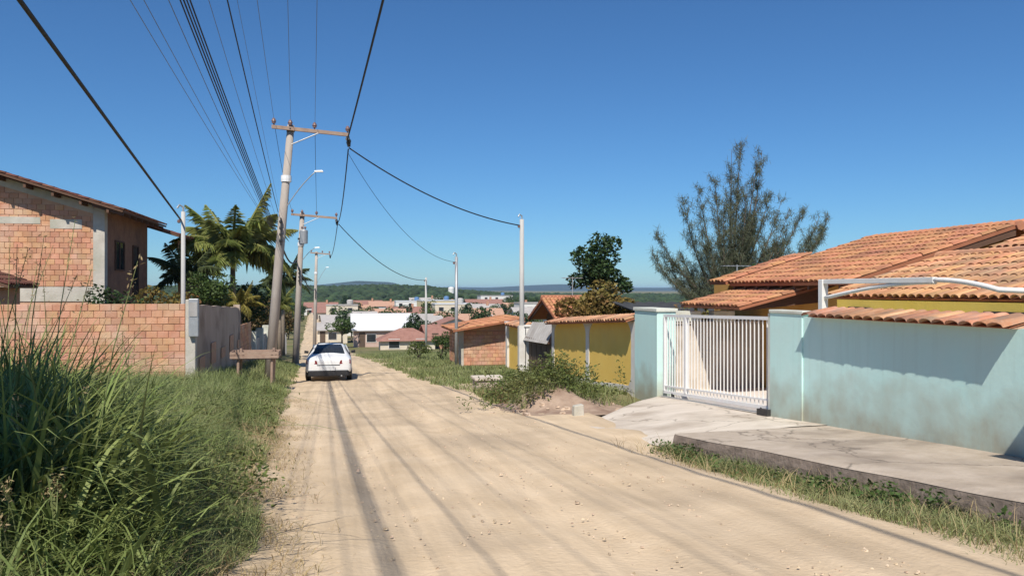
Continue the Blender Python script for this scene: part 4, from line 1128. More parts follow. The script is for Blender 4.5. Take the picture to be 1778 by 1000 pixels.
# ------------------------------------------------------------------ town in the valley
M['roof_white'] = mat('white_sheet_roof', (0.68,0.68,0.68), (0.60,0.60,0.61), .6, .5, spec=.4)
M['roof_red'] = mat('far_red_tile', (0.26,0.13,0.10), (0.34,0.18,0.14), 2, .9)
M['roof_orange'] = mat('far_orange_tile', (0.42,0.24,0.16), (0.50,0.31,0.22), 2, .9)
M['roof_grey'] = mat('far_grey_sheet', (0.36,0.33,0.31), (0.44,0.41,0.38), 1, .9)
M['w_pink'] = mat('pink_render', (0.50,0.36,0.30), (0.56,0.41,0.35), 1, .9)
M['w_cream'] = mat('cream_render', (0.62,0.54,0.42), (0.68,0.60,0.48), 1, .9)
M['w_white'] = mat('chalky_render', (0.68,0.66,0.62), (0.74,0.72,0.68), 1, .9)
M['w_brick'] = mat('far_brick', (0.42,0.22,0.14), (0.50,0.28,0.18), 3, .9)
M['w_grey'] = mat('grey_render', (0.40,0.38,0.35), (0.47,0.45,0.42), 1, .9)
M['w_yellow'] = mat('pale_yellow_render', (0.64,0.53,0.30), (0.70,0.58,0.35), 1, .9)
M['tank_blue'] = mat('blue_plastic', (0.10,0.20,0.38), (0.13,0.24,0.42), 3, .5)
def far_house(x, y, w_, d_, h_, rh, wall, roof, label, kind='gable', nwin=2, rz=0.0, over=.4, door=True):
    """x, y: middle of the front; front faces the camera"""
    z_ = gz(x, y+d_/2) - .25
    root = empty('house', (x, y, z_), label, 'house', 'houses in the valley town', rz)
    a = w_/2
    mb = MB(); mb.box(-a, a, 0, d_, 0, h_)
    mb.build('wall', M[wall], root)
    mb = MB()
    t = .12
    if kind == 'gable':         # ridge parallel to the front
        for y0, y1 in ((-over, d_/2), (d_+over, d_/2)):
            z0 = h_ - rh*over/(d_/2)
            mb.hexa([(-a-over, y0, z0), (a+over, y0, z0), (a+over, y1, h_+rh), (-a-over, y1, h_+rh), (-a-over, y0, z0+t), (a+over, y0, z0+t), (a+over, y1, h_+rh+t), (-a-over, y1, h_+rh+t)])
    elif kind == 'front':       # gable faces us
        for x0, x1 in ((-a-over, 0), (a+over, 0)):
            z0 = h_ - rh*over/a
            mb.hexa([(x0, -over, z0), (x1, -over, h_+rh), (x1, d_+over, h_+rh), (x0, d_+over, z0), (x0, -over, z0+t), (x1, -over, h_+rh+t), (x1, d_+over, h_+rh+t), (x0, d_+over, z0+t)])
    elif kind == 'hip':
        b0 = [(-a-over, -over, h_-.1), (a+over, -over, h_-.1), (a+over, d_+over, h_-.1), (-a-over, d_+over, h_-.1)]
        mb.add(b0 + [(-a*.25, d_/2, h_+rh), (a*.25, d_/2, h_+rh)], [(0,1,5,4), (1,2,5), (2,3,4,5), (3,0,4), (3,2,1,0)])
    elif kind == 'shed':
        mb.hexa([(-a-over, -over, h_-.02), (a+over, -over, h_-.02), (a+over, d_+over, h_+rh), (-a-over, d_+over, h_+rh), (-a-over, -over, h_+t), (a+over, -over, h_+t), (a+over, d_+over, h_+rh+t), (-a-over, d_+over, h_+rh+t)])
    else:                        # flat with parapet
        mb.box(-a-.1, a+.1, -.1, d_+.1, h_+.003, h_+.25)
    mb.build('roof', M[roof], root)
    if kind == 'gable':
        mb = MB()
        for s_ in (-1, 1): mb.prism([(s_*a*.998, .02, h_+.001), (s_*a*.998, d_-.02, h_+.001), (s_*a*.998, d_/2, h_+rh-.05)], (-s_*.15, 0, 0))
        mb.build('gable_wall', M[wall], root)
    if kind == 'front':
        mb = MB(); mb.prism([(-a+.02, .01, h_+.001), (a-.02, .01, h_+.001), (0, .01, h_+rh-.04)], (0, .2, 0)); mb.build('gable_wall', M[wall], root)
    for k in range(nwin):
        c = -a + w_*(k+.5+(.15 if door else 0))/(nwin + (.3 if door else 0))
        ww = min(1.2, w_/nwin*.5)
        mb = MB(); mb.box(c-ww/2-.06, c+ww/2+.06, -.05, .02, h_*.36, h_*.36+1.12); f = mb.build('window', M['w_white'] if wall != 'w_white' else M['w_grey'], root)
        mb = MB(); mb.box(c-ww/2, c+ww/2, -.062, -.02, h_*.36+.06, h_*.36+1.06); mb.build('pane', M['glass'], f)
    if kind == 'flat':
        for k in range(nwin):
            c = -a + w_*(k+.5)/nwin
            mb = MB(); mb.box(c-.62, c+.62, -.05, .02, h_*.70, h_*.70+1.1); f = mb.build('window', M['w_grey'], root)
            mb = MB(); mb.box(c-.55, c+.55, -.062, -.02, h_*.70+.06, h_*.70+1.04); mb.build('pane', M['glass'], f)
        mb = MB(); mb.box(-a-.05, a+.05, -.5, .02, h_*.5, h_*.5+.12); mb.build('balcony_slab', M['w_grey'], root)
        mb = MB(); mb.lathe((a*.5, d_*.5, h_+.254), [(.7, 0), (.8, .1), (.85, 1.0), (.6, 1.2), (.1, 1.3)], 12); mb.build('roof_tank', M['tank_blue'] if w_ > 9 else M['w_grey'], root)
    elif w_ > 9.5:
        mb = MB(); mb.box(a*.3, a*.3+.7, d_*.35, d_*.35+.7, h_+.2, h_+rh+1.0); mb.build('chimney', M['w_brick'], root)
    if door:
        c = -a + w_*.09 + .35
        mb = MB(); mb.box(c-.4, c+.4, -.05, .02, .25, 2.3); mb.build('door', M['dark_wood'], root)
    return root
TOWN = [
 (5.2, 106, 8.2, 7, 2.75, 1.9, 'w_pink', 'roof_white', 'pink house under a broad bright white sheet roof in the valley', 'gable', 2, 0),
 (7.2, 92, 6.4, 4.5, 1.5, 1.3, 'w_cream', 'roof_red', 'low cream house with brownish red hipped roof before the white roofed house', 'hip', 2, 0),
 (11.5, 127, 9, 8, 3.0, 1.2, 'w_white', 'roof_grey', 'long white house with grey sheet roof just behind the white roofed pink house', 'gable', 3, .1),
 (16.8, 120, 6.5, 6, 2.8, 1.2, 'w_white', 'roof_red', 'white house with red roof right of the small pale valley pole', 'front', 2, .05),
 (12.2, 93, 5.0, 5, 2.0, 1.1, 'w_brick', 'roof_red', 'dull brick cottage with red roof left of the thin grey pole', 'gable', 1, .1),
 (20.5, 140, 9, 7, 3.0, 1.3, 'w_brick', 'roof_orange', 'brick house with orange roof behind the small brick house by the verge', 'gable', 2, -.1),
 (-.5, 150, 7, 7, 2.9, 1.2, 'w_white', 'roof_grey', 'whitish house with grey roof beside the climbing far road', 'gable', 2, .1),
 (2.2, 175, 9, 7, 3, 1.3, 'w_grey', 'roof_grey', 'grey house with sheet roof up the slope behind the white roof', 'gable', 2, 0),
 (-.8, 205, 8, 7, 5.4, .6, 'w_cream', 'roof_grey', 'tall cream two-storey block by the far end of the road', 'flat', 2, 0),
 (9.5, 200, 11, 8, 3, 1.5, 'w_cream', 'roof_orange', 'cream house with wide orange roof above the white roofed house', 'gable', 3, 0),
 (21, 165, 8, 7, 3, 1.4, 'w_yellow', 'roof_orange', 'pale yellow house with orange roof in the middle of town', 'front', 2, .1),
 (26, 190, 9, 8, 5.8, .5, 'w_cream', 'roof_white', 'cream two-storey house with flat white top right of the valley pole', 'flat', 3, 0),
 (33, 185, 9, 7, 3.2, 1.5, 'w_white', 'roof_orange', 'white house with orange roof right of the flat topped cream house', 'gable', 2, 0),
 (18, 235, 11, 8, 3, 1.5, 'w_pink', 'roof_red', 'pinkish house with long red roof halfway up the far slope', 'gable', 3, 0),
 (30, 250, 12, 9, 6, .5, 'w_yellow', 'roof_white', 'yellowish two-storey house on the far slope below the woods', 'flat', 3, .1),
 (42, 240, 12, 9, 3.2, 1.6, 'w_white', 'roof_grey', 'white house with grey roof far right in the valley town', 'gable', 3, 0),
 (3, 260, 12, 9, 3.2, 1.6, 'w_cream', 'roof_orange', 'cream house with orange roof at the upper left edge of town', 'gable', 3, 0),
 (44, 175, 9, 7, 6, .5, 'w_white', 'roof_grey', 'plain white two-storey block showing above the small brick house roof', 'flat', 2, 0),
 (52, 290, 14, 9, 3.3, 1.7, 'w_cream', 'roof_red', 'cream house with dark red roof on the far right slope', 'gable', 3, 0),
 (15, 300, 12, 9, 3.3, 1.7, 'w_white', 'roof_orange', 'white house with orange roof high on the slope under the woods', 'gable', 2, 0),
 (34, 330, 14, 9, 3.4, 1.8, 'w_pink', 'roof_grey', 'pink house with grey roof highest on the slope below the woods', 'gable', 3, 0),
 (64, 330, 14, 9, 5.5, .5, 'w_white', 'roof_grey', 'white two-storey block farthest right below the blue mountains', 'flat', 3, 0),
 (-9, 300, 12, 9, 3.3, 1.7, 'w_white', 'roof_red', 'white house with red roof left of the far road end', 'gable', 3, 0),
 (-1.9, 121, 4.4, 5, 2.4, .9, 'w_cream', 'roof_grey', 'small cream house half hidden by the spreading valley tree', 'gable', 1, 0),
 (15.2, 150, 8, 7, 2.9, 1.3, 'w_white', 'roof_grey', 'white house with grey roof in the gap behind the small pale pole', 'gable', 2, .15),
 (12.5, 168, 8, 7, 2.9, 1.3, 'w_brick', 'roof_red', 'dull red brick house in the second row behind the white roof', 'gable', 2, -.1),
 (25.5, 150, 6.5, 6, 2.8, 1.1, 'w_pink', 'roof_white', 'small pink house with whitish roof above the verge bush', 'gable', 2, .1),
 (28.5, 215, 9, 7, 3, 1.3, 'w_white', 'roof_red', 'white house with red roof behind the flat topped cream one', 'gable', 2, .1),
 (9, 330, 12, 8, 3.2, 1.6, 'w_cream', 'roof_red', 'cream house with red roof close under the dark wood', 'gable', 2, 0),
 (37, 285, 11, 8, 3.2, 1.5, 'w_yellow', 'roof_orange', 'yellowish house with orange roof left of the far white block', 'gable', 2, 0),
 (22, 270, 10, 8, 5.6, .5, 'w_white', 'roof_white', 'bright white two-storey house in the centre of the far slope', 'flat', 3, 0),
 (57, 250, 11, 8, 3.2, 1.5, 'w_pink', 'roof_orange', 'pinkish house with orange roof seen above the ochre piers', 'gable', 2, 0),
 (-5.5, 240, 8, 7, 3, 1.3, 'w_cream', 'roof_red', 'cream house with red roof on the left of the far road', 'gable', 2, 0),
 (27, 105, 7, 7, 4.2, 1.2, 'w_white', 'roof_grey', 'whitewashed house with grey roof peeping above the ochre piers', 'gable', 2, 0),
]
for t in TOWN:
    far_house(*t[:9], kind=t[9], nwin=t[10], rz=t[11], door=(t[9] != 'hip'))
# white water tower on the wooded hill
root = empty('water_tank', (75, 560, gz(75, 560)), 'slim white water tower before the dark wooded hill', 'water tower')
mb = MB(); mb.lathe((0, 0, 0), [(.9, 0), (.8, 5.6)], 12); mb.build('stem', M['w_white'], root)
mb = MB(); mb.lathe((0, 0, 5.602), [(.9, 0), (2.2, 1.2), (2.2, 5), (1.6, 5.6), (.3, 5.9)], 16); mb.build('tank', M['w_white'], root)

# ------------------------------------------------------------------ vegetation helpers
def leafmat(name, c1, c2, island=.35, transl=.3, c3=None, scale=1.2, rough=.6):
    return mat(name, c1, c2, scale, rough, 0, spec=.3, island=island, transl=transl, c3=c3, scale3=.7, amt3=.6)
M['grass'] = leafmat('grass_blade', (0.18,0.225,0.075), (0.27,0.30,0.125), c3=(0.34,0.33,0.16))
M['grass_lush'] = leafmat('lush_grass_blade', (0.145,0.195,0.05), (0.22,0.26,0.085))
M['straw'] = leafmat('dry_grass', (0.34,0.25,0.12), (0.44,0.34,0.19), .3, .2)
M['leaf_dark'] = leafmat('dark_leaf', (0.028,0.058,0.018), (0.05,0.085,0.025), .4, .2)
M['leaf_mid'] = leafmat('mid_leaf', (0.05,0.09,0.022), (0.09,0.13,0.035), .4, .25)
M['leaf_weed'] = leafmat('weed_leaf', (0.085,0.125,0.03), (0.15,0.17,0.05), .4, .3, c3=(0.20,0.16,0.07))
M['leaf_croton'] = leafmat('croton_leaf', (0.13,0.14,0.03), (0.26,0.17,0.05), .45, .3, c3=(0.24,0.07,0.04))
M['needle'] = leafmat('casuarina_needle', (0.095,0.11,0.062), (0.15,0.16,0.095), .35, .3)
M['palm'] = leafmat('palm_leaf', (0.17,0.215,0.05), (0.27,0.285,0.09), .35, .4, c3=(0.34,0.31,0.11))
M['palm_dark'] = leafmat('dark_palm_leaf', (0.06,0.085,0.03), (0.10,0.12,0.05), .3, .25)
M['palm_young'] = leafmat('young_palm_leaf', (0.24,0.22,0.05), (0.33,0.28,0.08), .3, .35)
M['leaf_rust'] = leafmat('rusty_leaf', (0.14,0.11,0.045), (0.19,0.13,0.06), .4, .25)
M['bark'] = mat('bark', (0.12,0.09,0.07), (0.18,0.14,0.11), 6, .95, .6, 20)
M['palm_trunk'] = mat('palm_trunk', (0.20,0.16,0.12), (0.28,0.23,0.18), 6, .95, .6, 14, stretch=(1,1,5))

def blades(P0, h, wdt, lean, nseg=2, az=None, droop=1.0):
    """curved grass blades: P0 (n,3) roots, h heights, wdt widths, lean tip offset as share of height"""
    n = len(P0)
    if az is None: az = rng.uniform(0, 2*np.pi, n)
    d = np.stack([np.cos(az), np.sin(az), np.zeros(n)], -1)
    sd = np.stack([-np.sin(az), np.cos(az), np.zeros(n)], -1)
    fa = rng.uniform(-.9, .9, n)
    sd = sd*np.cos(fa)[:, None] + d*np.sin(fa)[:, None]
    V = []
    for k in range(nseg+1):
        t = k/nseg
        out = lean*h*t**1.8
        up = h*(t - droop*.5*lean*t**3)
        c = P0 + d*out[:, None] + np.array([0, 0, 1.])*up[:, None]
        w_ = wdt*(1-t**1.6)*(0.75+.25*math.sin(math.pi*min(1, t+.35)))
        if k < nseg:
            V.append(c - sd*w_[:, None]*.5); V.append(c + sd*w_[:, None]*.5)
        else:
            V.append(c)
    V = np.stack(V, 1)                       # n, 2*nseg+1, 3
    m = 2*nseg+1
    b0 = (np.arange(n)*m)[:, None]
    Q = [b0 + np.array([[2*k, 2*k+1, 2*k+3, 2*k+2]]) for k in range(nseg-1)]
    T = b0 + np.array([[2*nseg-2, 2*nseg-1, 2*nseg]])
    Q = np.concatenate(Q) if Q else np.zeros((0, 4), int)
    return V.reshape(-1, 3), Q, T
def merge(parts):
    V = []; Q = []; T = []; o_ = 0
    for v, q, t in parts:
        V.append(v)
        if len(q): Q.append(q + o_)
        if len(t): T.append(t + o_)
        o_ += len(v)
    return np.concatenate(V), (np.concatenate(Q) if Q else None), (np.concatenate(T) if T else None)

def leaves(C, size, up=.3, asp=.5):
    """one rhombic leaf per centre"""
    n = len(C)
    a = rng.normal(size=(n, 3)); a[:, 2] *= .6; a /= np.linalg.norm(a, axis=1)[:, None]
    b_ = rng.normal(size=(n, 3)); b_[:, 2] += 0
    nrm = rng.normal(size=(n, 3)); nrm[:, 2] = np.abs(nrm[:, 2]) + up
    b_ = np.cross(nrm, a); b_ /= np.linalg.norm(b_, axis=1)[:, None]
    s_ = (size*rng.uniform(.6, 1.3, n))[:, None]
    V = np.stack([C - a*s_*.5, C + b_*s_*asp*.5, C + a*s_*.5, C - b_*s_*asp*.5], 1).reshape(-1, 3)
    Q = np.arange(n*4).reshape(n, 4)
    return V, Q

def crown_pts(n, c, rad, lobes=14, seed=0, hollow=.55, flat=1.0, lr=(.28, .5)):
    """leaf centres gathered in uneven clumps through an ellipsoid"""
    r_ = np.random.default_rng(seed)
    L = r_.normal(size=(lobes, 3)); L /= np.linalg.norm(L, axis=1)[:, None]
    L *= (r_.uniform(.25, .95, lobes)**.7)[:, None]
    L *= 1 - .0*lobes
    ls = r_.uniform(lr[0], lr[1], lobes)
    k = r_.integers(0, lobes, n)
    d = r_.normal(size=(n, 3)); d /= np.linalg.norm(d, axis=1)[:, None]
    rr = r_.uniform(hollow, 1.08, n)**.6
    p = L[k]*.78 + d*(ls[k]*rr)[:, None]
    p[:, 2] *= flat
    return np.asarray(c) + p*np.asarray(rad), (np.asarray(c) + L*.72*np.asarray(rad)*np.array([1, 1, flat]))

def tree(name, x, y, h, rad, nleaf, lsize, m, label, cat='tree', group=None, lobes=14, seed=0, trunk_r=.12, z0=None, low=.45, asp=.5, lr=(.28, .5)):
    z0 = gz(x, y) if z0 is None else z0
    root = empty(name, (x, y, z0), label, cat, group)
    rz_ = (h*(1-low))/2
    C, L = crown_pts(nleaf, (0, 0, h - rz_), (rad, rad, rz_), lobes, seed, lr=lr)
    C[:, 2] = np.maximum(C[:, 2], .06)
    V, Q = leaves(C, lsize, asp=asp)
    link('crown', np_mesh('crown', V, Q, None, m), root)
    if trunk_r:
        mb = MB(); r_ = random.Random(seed)
        f = (r_.uniform(-.08, .08)*h, r_.uniform(-.08, .08)*h, h*low*1.05)
        mb.tube([(0, 0, -.15), (f[0]*.4, f[1]*.5, h*low*.5), f], [trunk_r*1.2, trunk_r, trunk_r*.75], 7, cap=False)
        for q in L[:min(8, lobes)]:
            mid = (f[0]+(q[0]-f[0])*.5, f[1]+(q[1]-f[1])*.5, f[2]+(q[2]-f[2])*.6)
            mb.tube([f, mid, tuple(q)], [trunk_r*.55, trunk_r*.35, trunk_r*.12], 5, cap=False)
        mb.build('trunk', M['bark'], root, smooth=True)
    return root

# ------------------------------------------------------------------ grass on the left verge
def verge_pts(n, y0, y1, xl, gap=.08, pw=1.0):
    y = y0 + (y1-y0)*rng.uniform(0, 1, n)**pw
    xr = EL(y) - gap - .16*(nz(y*0, y, 3.1) + 1)*.9
    xl_ = xl(y) if callable(xl) else np.full(n, xl)
    x = xr + (xl_-xr)*rng.uniform(0, 1, n)
    return x, y
parts = []
left_bound = lambda y: np.where(y < 23, -.43*y - 1.1, -4.1)
for n, y0, y1, hh, ww, seg in ((46000, 3.6, 8.5, (.28, .62), .011, 4), (34000, 8.5, 15, (.30, .62), .014, 3), (34000, 15, 23.2, (.32, .66), .020, 2), (22000, 23.2, 44, (.22, .5), .026, 2)):
    x, y = verge_pts(n, y0, y1, left_bound if y1 < 25 else -4.15)
    cl = nz(x, y, 2.4, 2) ; u_ = EL(y) - x
    keep = rng.uniform(0, 1, n) < np.clip(.55 + .5*cl + .3*u_, .1, 1)
    x, y, cl, u_ = x[keep], y[keep], cl[keep], u_[keep]
    h = rng.uniform(hh[0], hh[1], len(x))*np.clip(.35 + .55*u_, .3, 1.15)*(1 + .3*cl)
    parts.append(blades(np.stack([x, y, G(x, y)-.03], -1), h, ww*rng.uniform(.6, 1.3, len(x)), rng.uniform(.25, 1.05, len(x)), seg))
V, Q, T = merge(parts)
o = link('verge_grass', np_mesh('verge_grass', V, Q, T, M['grass'])); tag(o, 'lush green grass covering the left road verge', 'grass', kind='stuff')
# big tussocks with broad arching leaves
parts = []
for k in range(150):
    y = 3.9 + 19*random.random()**1.3; x = float(EL(y)) - .5 - random.random()*min(5, .38*y)
    n = random.randint(26, 44); a = rng.normal(0, .09, (n, 2))
    p = np.stack([x + a[:, 0], y + a[:, 1], G(x + a[:, 0], y + a[:, 1]) - .03], -1)
    parts.append(blades(p, rng.uniform(.45, .95, n)*random.uniform(.75, 1.1), rng.uniform(.014, .024, n), rng.uniform(.4, 1.3, n), 5))
V, Q, T = merge(parts)
o = link('tussock_grass', np_mesh('tussock_grass', V, Q, T, M['grass_lush'])); tag(o, 'broad leaved grass tussocks among the left verge grass', 'grass', kind='stuff')
# broad leaved weeds scattered through the verge
C = []
for k in range(95):
    y = 6.2 + 15*random.random()**1.3; x = float(EL(y)) - .25 - random.random()**1.3*min(3.6, .36*y)
    m_ = random.randint(30, 80); r_ = random.uniform(.08, .2); hg = random.uniform(.25, .6)
    C.append(np.stack([x + rng.normal(0, r_, m_), y + rng.normal(0, r_, m_), gz(x, y) + hg*rng.uniform(.15, 1.1, m_)], -1))
V, Q = leaves(np.concatenate(C), .058, asp=.5)
o = link('verge_weeds', np_mesh('verge_weeds', V, Q, None, M['leaf_weed'])); tag(o, 'broad leaved weeds mixed into the left verge grass', 'weeds', kind='stuff')
# dry straw along the road edge
parts = []
n = 9000
y = 3.6 + 18*rng.uniform(0, 1, n)**1.5; x = EL(y) + rng.normal(-.25, .28, n)
k = nz(x, y, 3.2, 6) > -.2; x, y = x[k], y[k]
parts.append(blades(np.stack([x, y, np.maximum(G(x, y), P(y))], -1), rng.uniform(.05, .24, len(x)), rng.uniform(.004, .009, len(x)), rng.uniform(.8, 2.6, len(x)), 3))
n = 2600
y = 3.8 + 11*rng.uniform(0, 1, n); x = EL(y) - .2 - rng.uniform(0, 2.2, n)
parts.append(blades(np.stack([x, y, G(x, y)], -1), rng.uniform(.2, .55, n), rng.uniform(.005, .011, n), rng.uniform(.6, 1.8, n), 4))
# along the kerb on the right
n = 700
y = 3.6 + 7*rng.uniform(0, 1, n); x = np.array([kx(q) for q in y]) - rng.uniform(.0, 1.0, n)
parts.append(blades(np.stack([x, y, G(x, y)-.01], -1), rng.uniform(.12, .42, n), rng.uniform(.004, .009, n), rng.uniform(.4, 1.8, n), 4))
V, Q, T = merge(parts)
o = link('dry_grass', np_mesh('dry_grass', V, Q, T, M['straw'])); tag(o, 'straw-coloured dry grass fringing the dirt road', 'dry grass', kind='stuff')

# tall guinea grass at the left edge of the frame
TALL = [(-1.98, 5.45, 1.7, 'tall dark cane grass clump nearest us at the left edge'), (-2.5, 6.7, 1.95, 'tall grass clump just behind the nearest one at the left edge'),
        (-2.0, 7.0, 1.25, 'shorter leafy grass clump right of the tall left-edge clumps'), (-3.2, 8.5, 2.0, 'tall seeding grass clump rising against the brick wall at far left'),
        (-2.7, 9.3, 1.3, 'grass clump with leaning stalks in front of the brick wall'), (-1.75, 4.75, .55, 'low dark grass clump in the bottom left corner'),
        (-1.95, 5.15, .95, 'shaded mid-height grass clump beside the nearest tall one')]
for i, (x, y, h, lab) in enumerate(TALL):
    z = gz(x, y)
    root = empty('cane_grass', (x, y, z), lab, 'grass clump', 'tall grass clumps at the left edge')
    n = 620; a = rng.normal(0, .26, (n, 2))
    p = np.stack([a[:, 0], a[:, 1], np.full(n, -.03)], -1)
    hh = rng.uniform(.45, 1.0, n)*h
    V1 = blades(p, hh, rng.uniform(.026, .062, n), rng.uniform(.25, 1.25, n), 7)
    link('leaves', np_mesh('leaves', *V1, M['grass_lush']), root)
    n = 7; a = rng.normal(0, .2, (n, 2)); mb = MB(); hd = []
    for k in range(n):
        hh_ = h*random.uniform(.9, 1.18); az = random.uniform(0, 6.28); ln = random.uniform(.08, .3)*h
        pts = [(a[k, 0] + math.cos(az)*ln*t**2, a[k, 1] + math.sin(az)*ln*t**2, hh_*t) for t in (0, .35, .7, 1)]
        mb.tube(pts, [.006, .005, .004, .002], 5); hd.append((pts[-1], pts[-2]))
    mb.build('stalks', M['grass'], root)
    C = []
    for (q, r_) in hd[:7]:
        for s_ in range(26):
            t = random.uniform(-.05, .6); c = np.array(q) + (np.array(r_) - np.array(q))*t
            C.append(c + rng.normal(0, .016, 3))
    V, Q = leaves(np.array(C), .035, asp=.25)
    link('seed_heads', np_mesh('seed_heads', V, Q, None, M['straw']), root)
# a few bent pale leaves hanging in the shade
for i, (x, y, h, az, lab) in enumerate(((-2.35, 5.0, .95, .3, 'pale bent leaf blade hanging lower left in the shade'), (-1.95, 5.25, .72, -.2, 'second pale bent leaf blade right of the lower left one'), (-1.55, 6.3, .62, -.1, 'pale arching leaf blade over the sunlit verge grass'))):
    v = blades(np.array([[0, 0, 0.]]), np.array([h]), np.array([.034]), np.array([.75]), 9, np.array([az]), droop=1.9)
    o = link('bent_leaf', np_mesh('bent_leaf', *v, M['straw']), None, (x, y, gz(x, y)-.02)); tag(o, lab, 'leaf', 'pale bent leaf blades')

# ------------------------------------------------------------------ grass on the right
parts = []
n = 15000
y = 3.4 + 7.3*rng.uniform(0, 1, n); k_ = np.array([kx(q) for q in y])
inn = ER(y) + .35 + .18*nz(y*0, y, 3) + np.clip((y-8.2)*.12, 0, .4)
x = inn + (k_ - inn)*rng.uniform(0, 1, n)**.6
cl = nz(x, y, 3.0, 7); q = (x-inn)/np.maximum(k_-inn, .05)
kp = rng.uniform(0, 1, n) < np.clip(.35 + .5*cl + .5*q, .05, 1); x, y, cl, q = x[kp], y[kp], cl[kp], q[kp]
parts.append(blades(np.stack([x, y, G(x, y)-.02], -1), rng.uniform(.06, .22, len(x))*(.5+.8*q)*(1+.4*cl), .008*rng.uniform(.6, 1.4, len(x)), rng.uniform(.3, 1.3, len(x)), 3))
V, Q, T = merge(parts)
o = link('kerb_grass', np_mesh('kerb_grass', V, Q, T, M['grass'])); tag(o, 'ragged green grass strip growing against the kerb', 'grass', kind='stuff')
# small broadleaf weeds in that strip
C = []
for k in range(34):
    y = random.uniform(4.0, 10.2); x = kx(y) - random.uniform(.1, .6)
    m_ = random.randint(25, 60); r_ = random.uniform(.05, .13)
    c = np.stack([x + rng.normal(0, r_, m_), y + rng.normal(0, r_, m_), np.full(m_, gz(x, y)) + rng.uniform(.02, .22, m_)], -1); C.append(c)
V, Q = leaves(np.concatenate(C), .05, asp=.6)
o = link('kerb_weeds', np_mesh('kerb_weeds', V, Q, None, M['leaf_mid'])); tag(o, 'small broad leaved weeds in the grass below the kerb', 'weeds', kind='stuff')
# open grass down the right verge
parts = []
n = 52000
y = 18.5 + 50*rng.uniform(0, 1, n)**1.2; inn = ER(y) + .12 + .2*nz(y*0, y, 1.9, 3)
outx = np.where(y < 35, 6.95, np.where(y < 41, 5.2, 10.0))
x = inn + (outx-inn)*rng.uniform(0, 1, n)
cl = nz(x, y, 1.3, 3)
kp = (rng.uniform(0, 1, n) < np.clip(.75 + .5*cl, .1, 1)); x, y, cl = x[kp], y[kp], cl[kp]
parts.append(blades(np.stack([x, y, G(x, y)-.02], -1), rng.uniform(.10, .30, len(x))*(1+.35*cl), .028*rng.uniform(.6, 1.3, len(x)), rng.uniform(.2, .9, len(x)), 2))
V, Q, T = merge(parts)
o = link('roadside_grass', np_mesh('roadside_grass', V, Q, T, M['grass'])); tag(o, 'open grassy verge right of the car', 'grass', kind='stuff')

# rubble mound with weeds before the ochre wall
mx, my = 4.65, 17.2
gx_, gy_ = np.meshgrid(np.linspace(-1.5, 1.5, 50), np.linspace(-2.3, 2.9, 80))
hh = np.exp(-((gx_/.75)**2 + (gy_/1.25)**2))*.62*(1+.25*nz(gx_*3, gy_*3, 2)) + .045*nz(gx_, gy_, 7, 4)*np.exp(-((gx_/1.0)**2 + (gy_/1.6)**2)) - .03
zz = G(gx_+mx, gy_+my) + hh
a, b_ = gx_.shape; idx = np.arange(a*b_).reshape(a, b_)
q = np.stack([idx[:-1, :-1], idx[:-1, 1:], idx[1:, 1:], idx[1:, :-1]], -1).reshape(-1, 4)
M['rubble'] = mat('rubble_earth', (0.30,0.21,0.15), (0.42,0.31,0.23), 3, .95, .8, 14, c3=(0.22,0.14,0.10), scale3=2, amt3=.8)
root = empty('rubble_mound', (mx, my, gz(mx, my)), 'heap of earth and rubble overgrown with weeds by the road', 'mound')
me = np_mesh('earth', np.stack([gx_+mx, gy_+my, zz], -1), q, None, M['rubble'], True); link('earth', me, root, -Vector(root.location))
for i in range(46):
    a_ = random.gauss(0, .55); b2 = random.gauss(-.5, .9); sz = random.uniform(.04, .12)
    zc = gz(mx+a_, my+b2) + math.exp(-((a_/.75)**2 + (b2/1.25)**2))*.5 - .03
    sm = stone_mesh('s', None, i); o = sm.build('stone', M['stone'], root); o.location = Vector((mx+a_, my+b2, zc)) - Vector(root.location); o.scale = (sz, sz*random.uniform(.7, 1.2), sz*.8); o.rotation_euler = (0, 0, random.random()*6)
C = []; S = []
for k in range(210):
    a_ = random.gauss(.0, .7); b2 = random.gauss(.55, 1.3)
    if b2 < -1.1 or mx+a_ > 6.9: continue
    x, y = mx+a_, my+b2; zc = gz(x, y) + math.exp(-((a_/.75)**2 + (b2/1.25)**2))*.5
    hgt = random.uniform(.3, .85); n = int(45*hgt/.6); t = rng.uniform(.1, 1, n)
    lx, ly = random.uniform(-.25, .25), random.uniform(-.25, .25)
    C.append(np.stack([x + lx*t**2 + rng.normal(0, .09, n)*(1.1-t*.5), y + ly*t**2 + rng.normal(0, .09, n)*(1.1-t*.5), zc + hgt*t], -1))
V, Q = leaves(np.concatenate(C), .085, asp=.42)
o = link('mound_weeds', np_mesh('mound_weeds', V, Q, None, M['leaf_weed'])); tag(o, 'yellowish green leafy weeds growing over the rubble mound', 'weeds', kind='stuff')
n = 5200
a_ = rng.normal(-.15, .8, n); b2 = rng.normal(.7, 1.5, n); x = mx+a_; y = my+b2
kp = (x > ER(y)+.15) & (y > 16.4) & (x < 7.0); x, y, a_, b2 = x[kp], y[kp], a_[kp], b2[kp]
zc = G(x, y) + np.exp(-((a_/.75)**2 + (b2/1.25)**2))*.48
v = blades(np.stack([x, y, zc-.03], -1), rng.uniform(.12, .42, len(x)), .013*rng.uniform(.6, 1.4, len(x)), rng.uniform(.2, .9, len(x)), 3)
o = link('mound_grass', np_mesh('mound_grass', *v, M['grass'])); tag(o, 'coarse grass sprouting on the rubble mound', 'grass', kind='stuff')
n = 1800
x = mx - .55 + rng.normal(0, .35, n); y = my + 2.2 + rng.normal(0, .9, n); kp = x > ER(y)+.1; x, y = x[kp], y[kp]
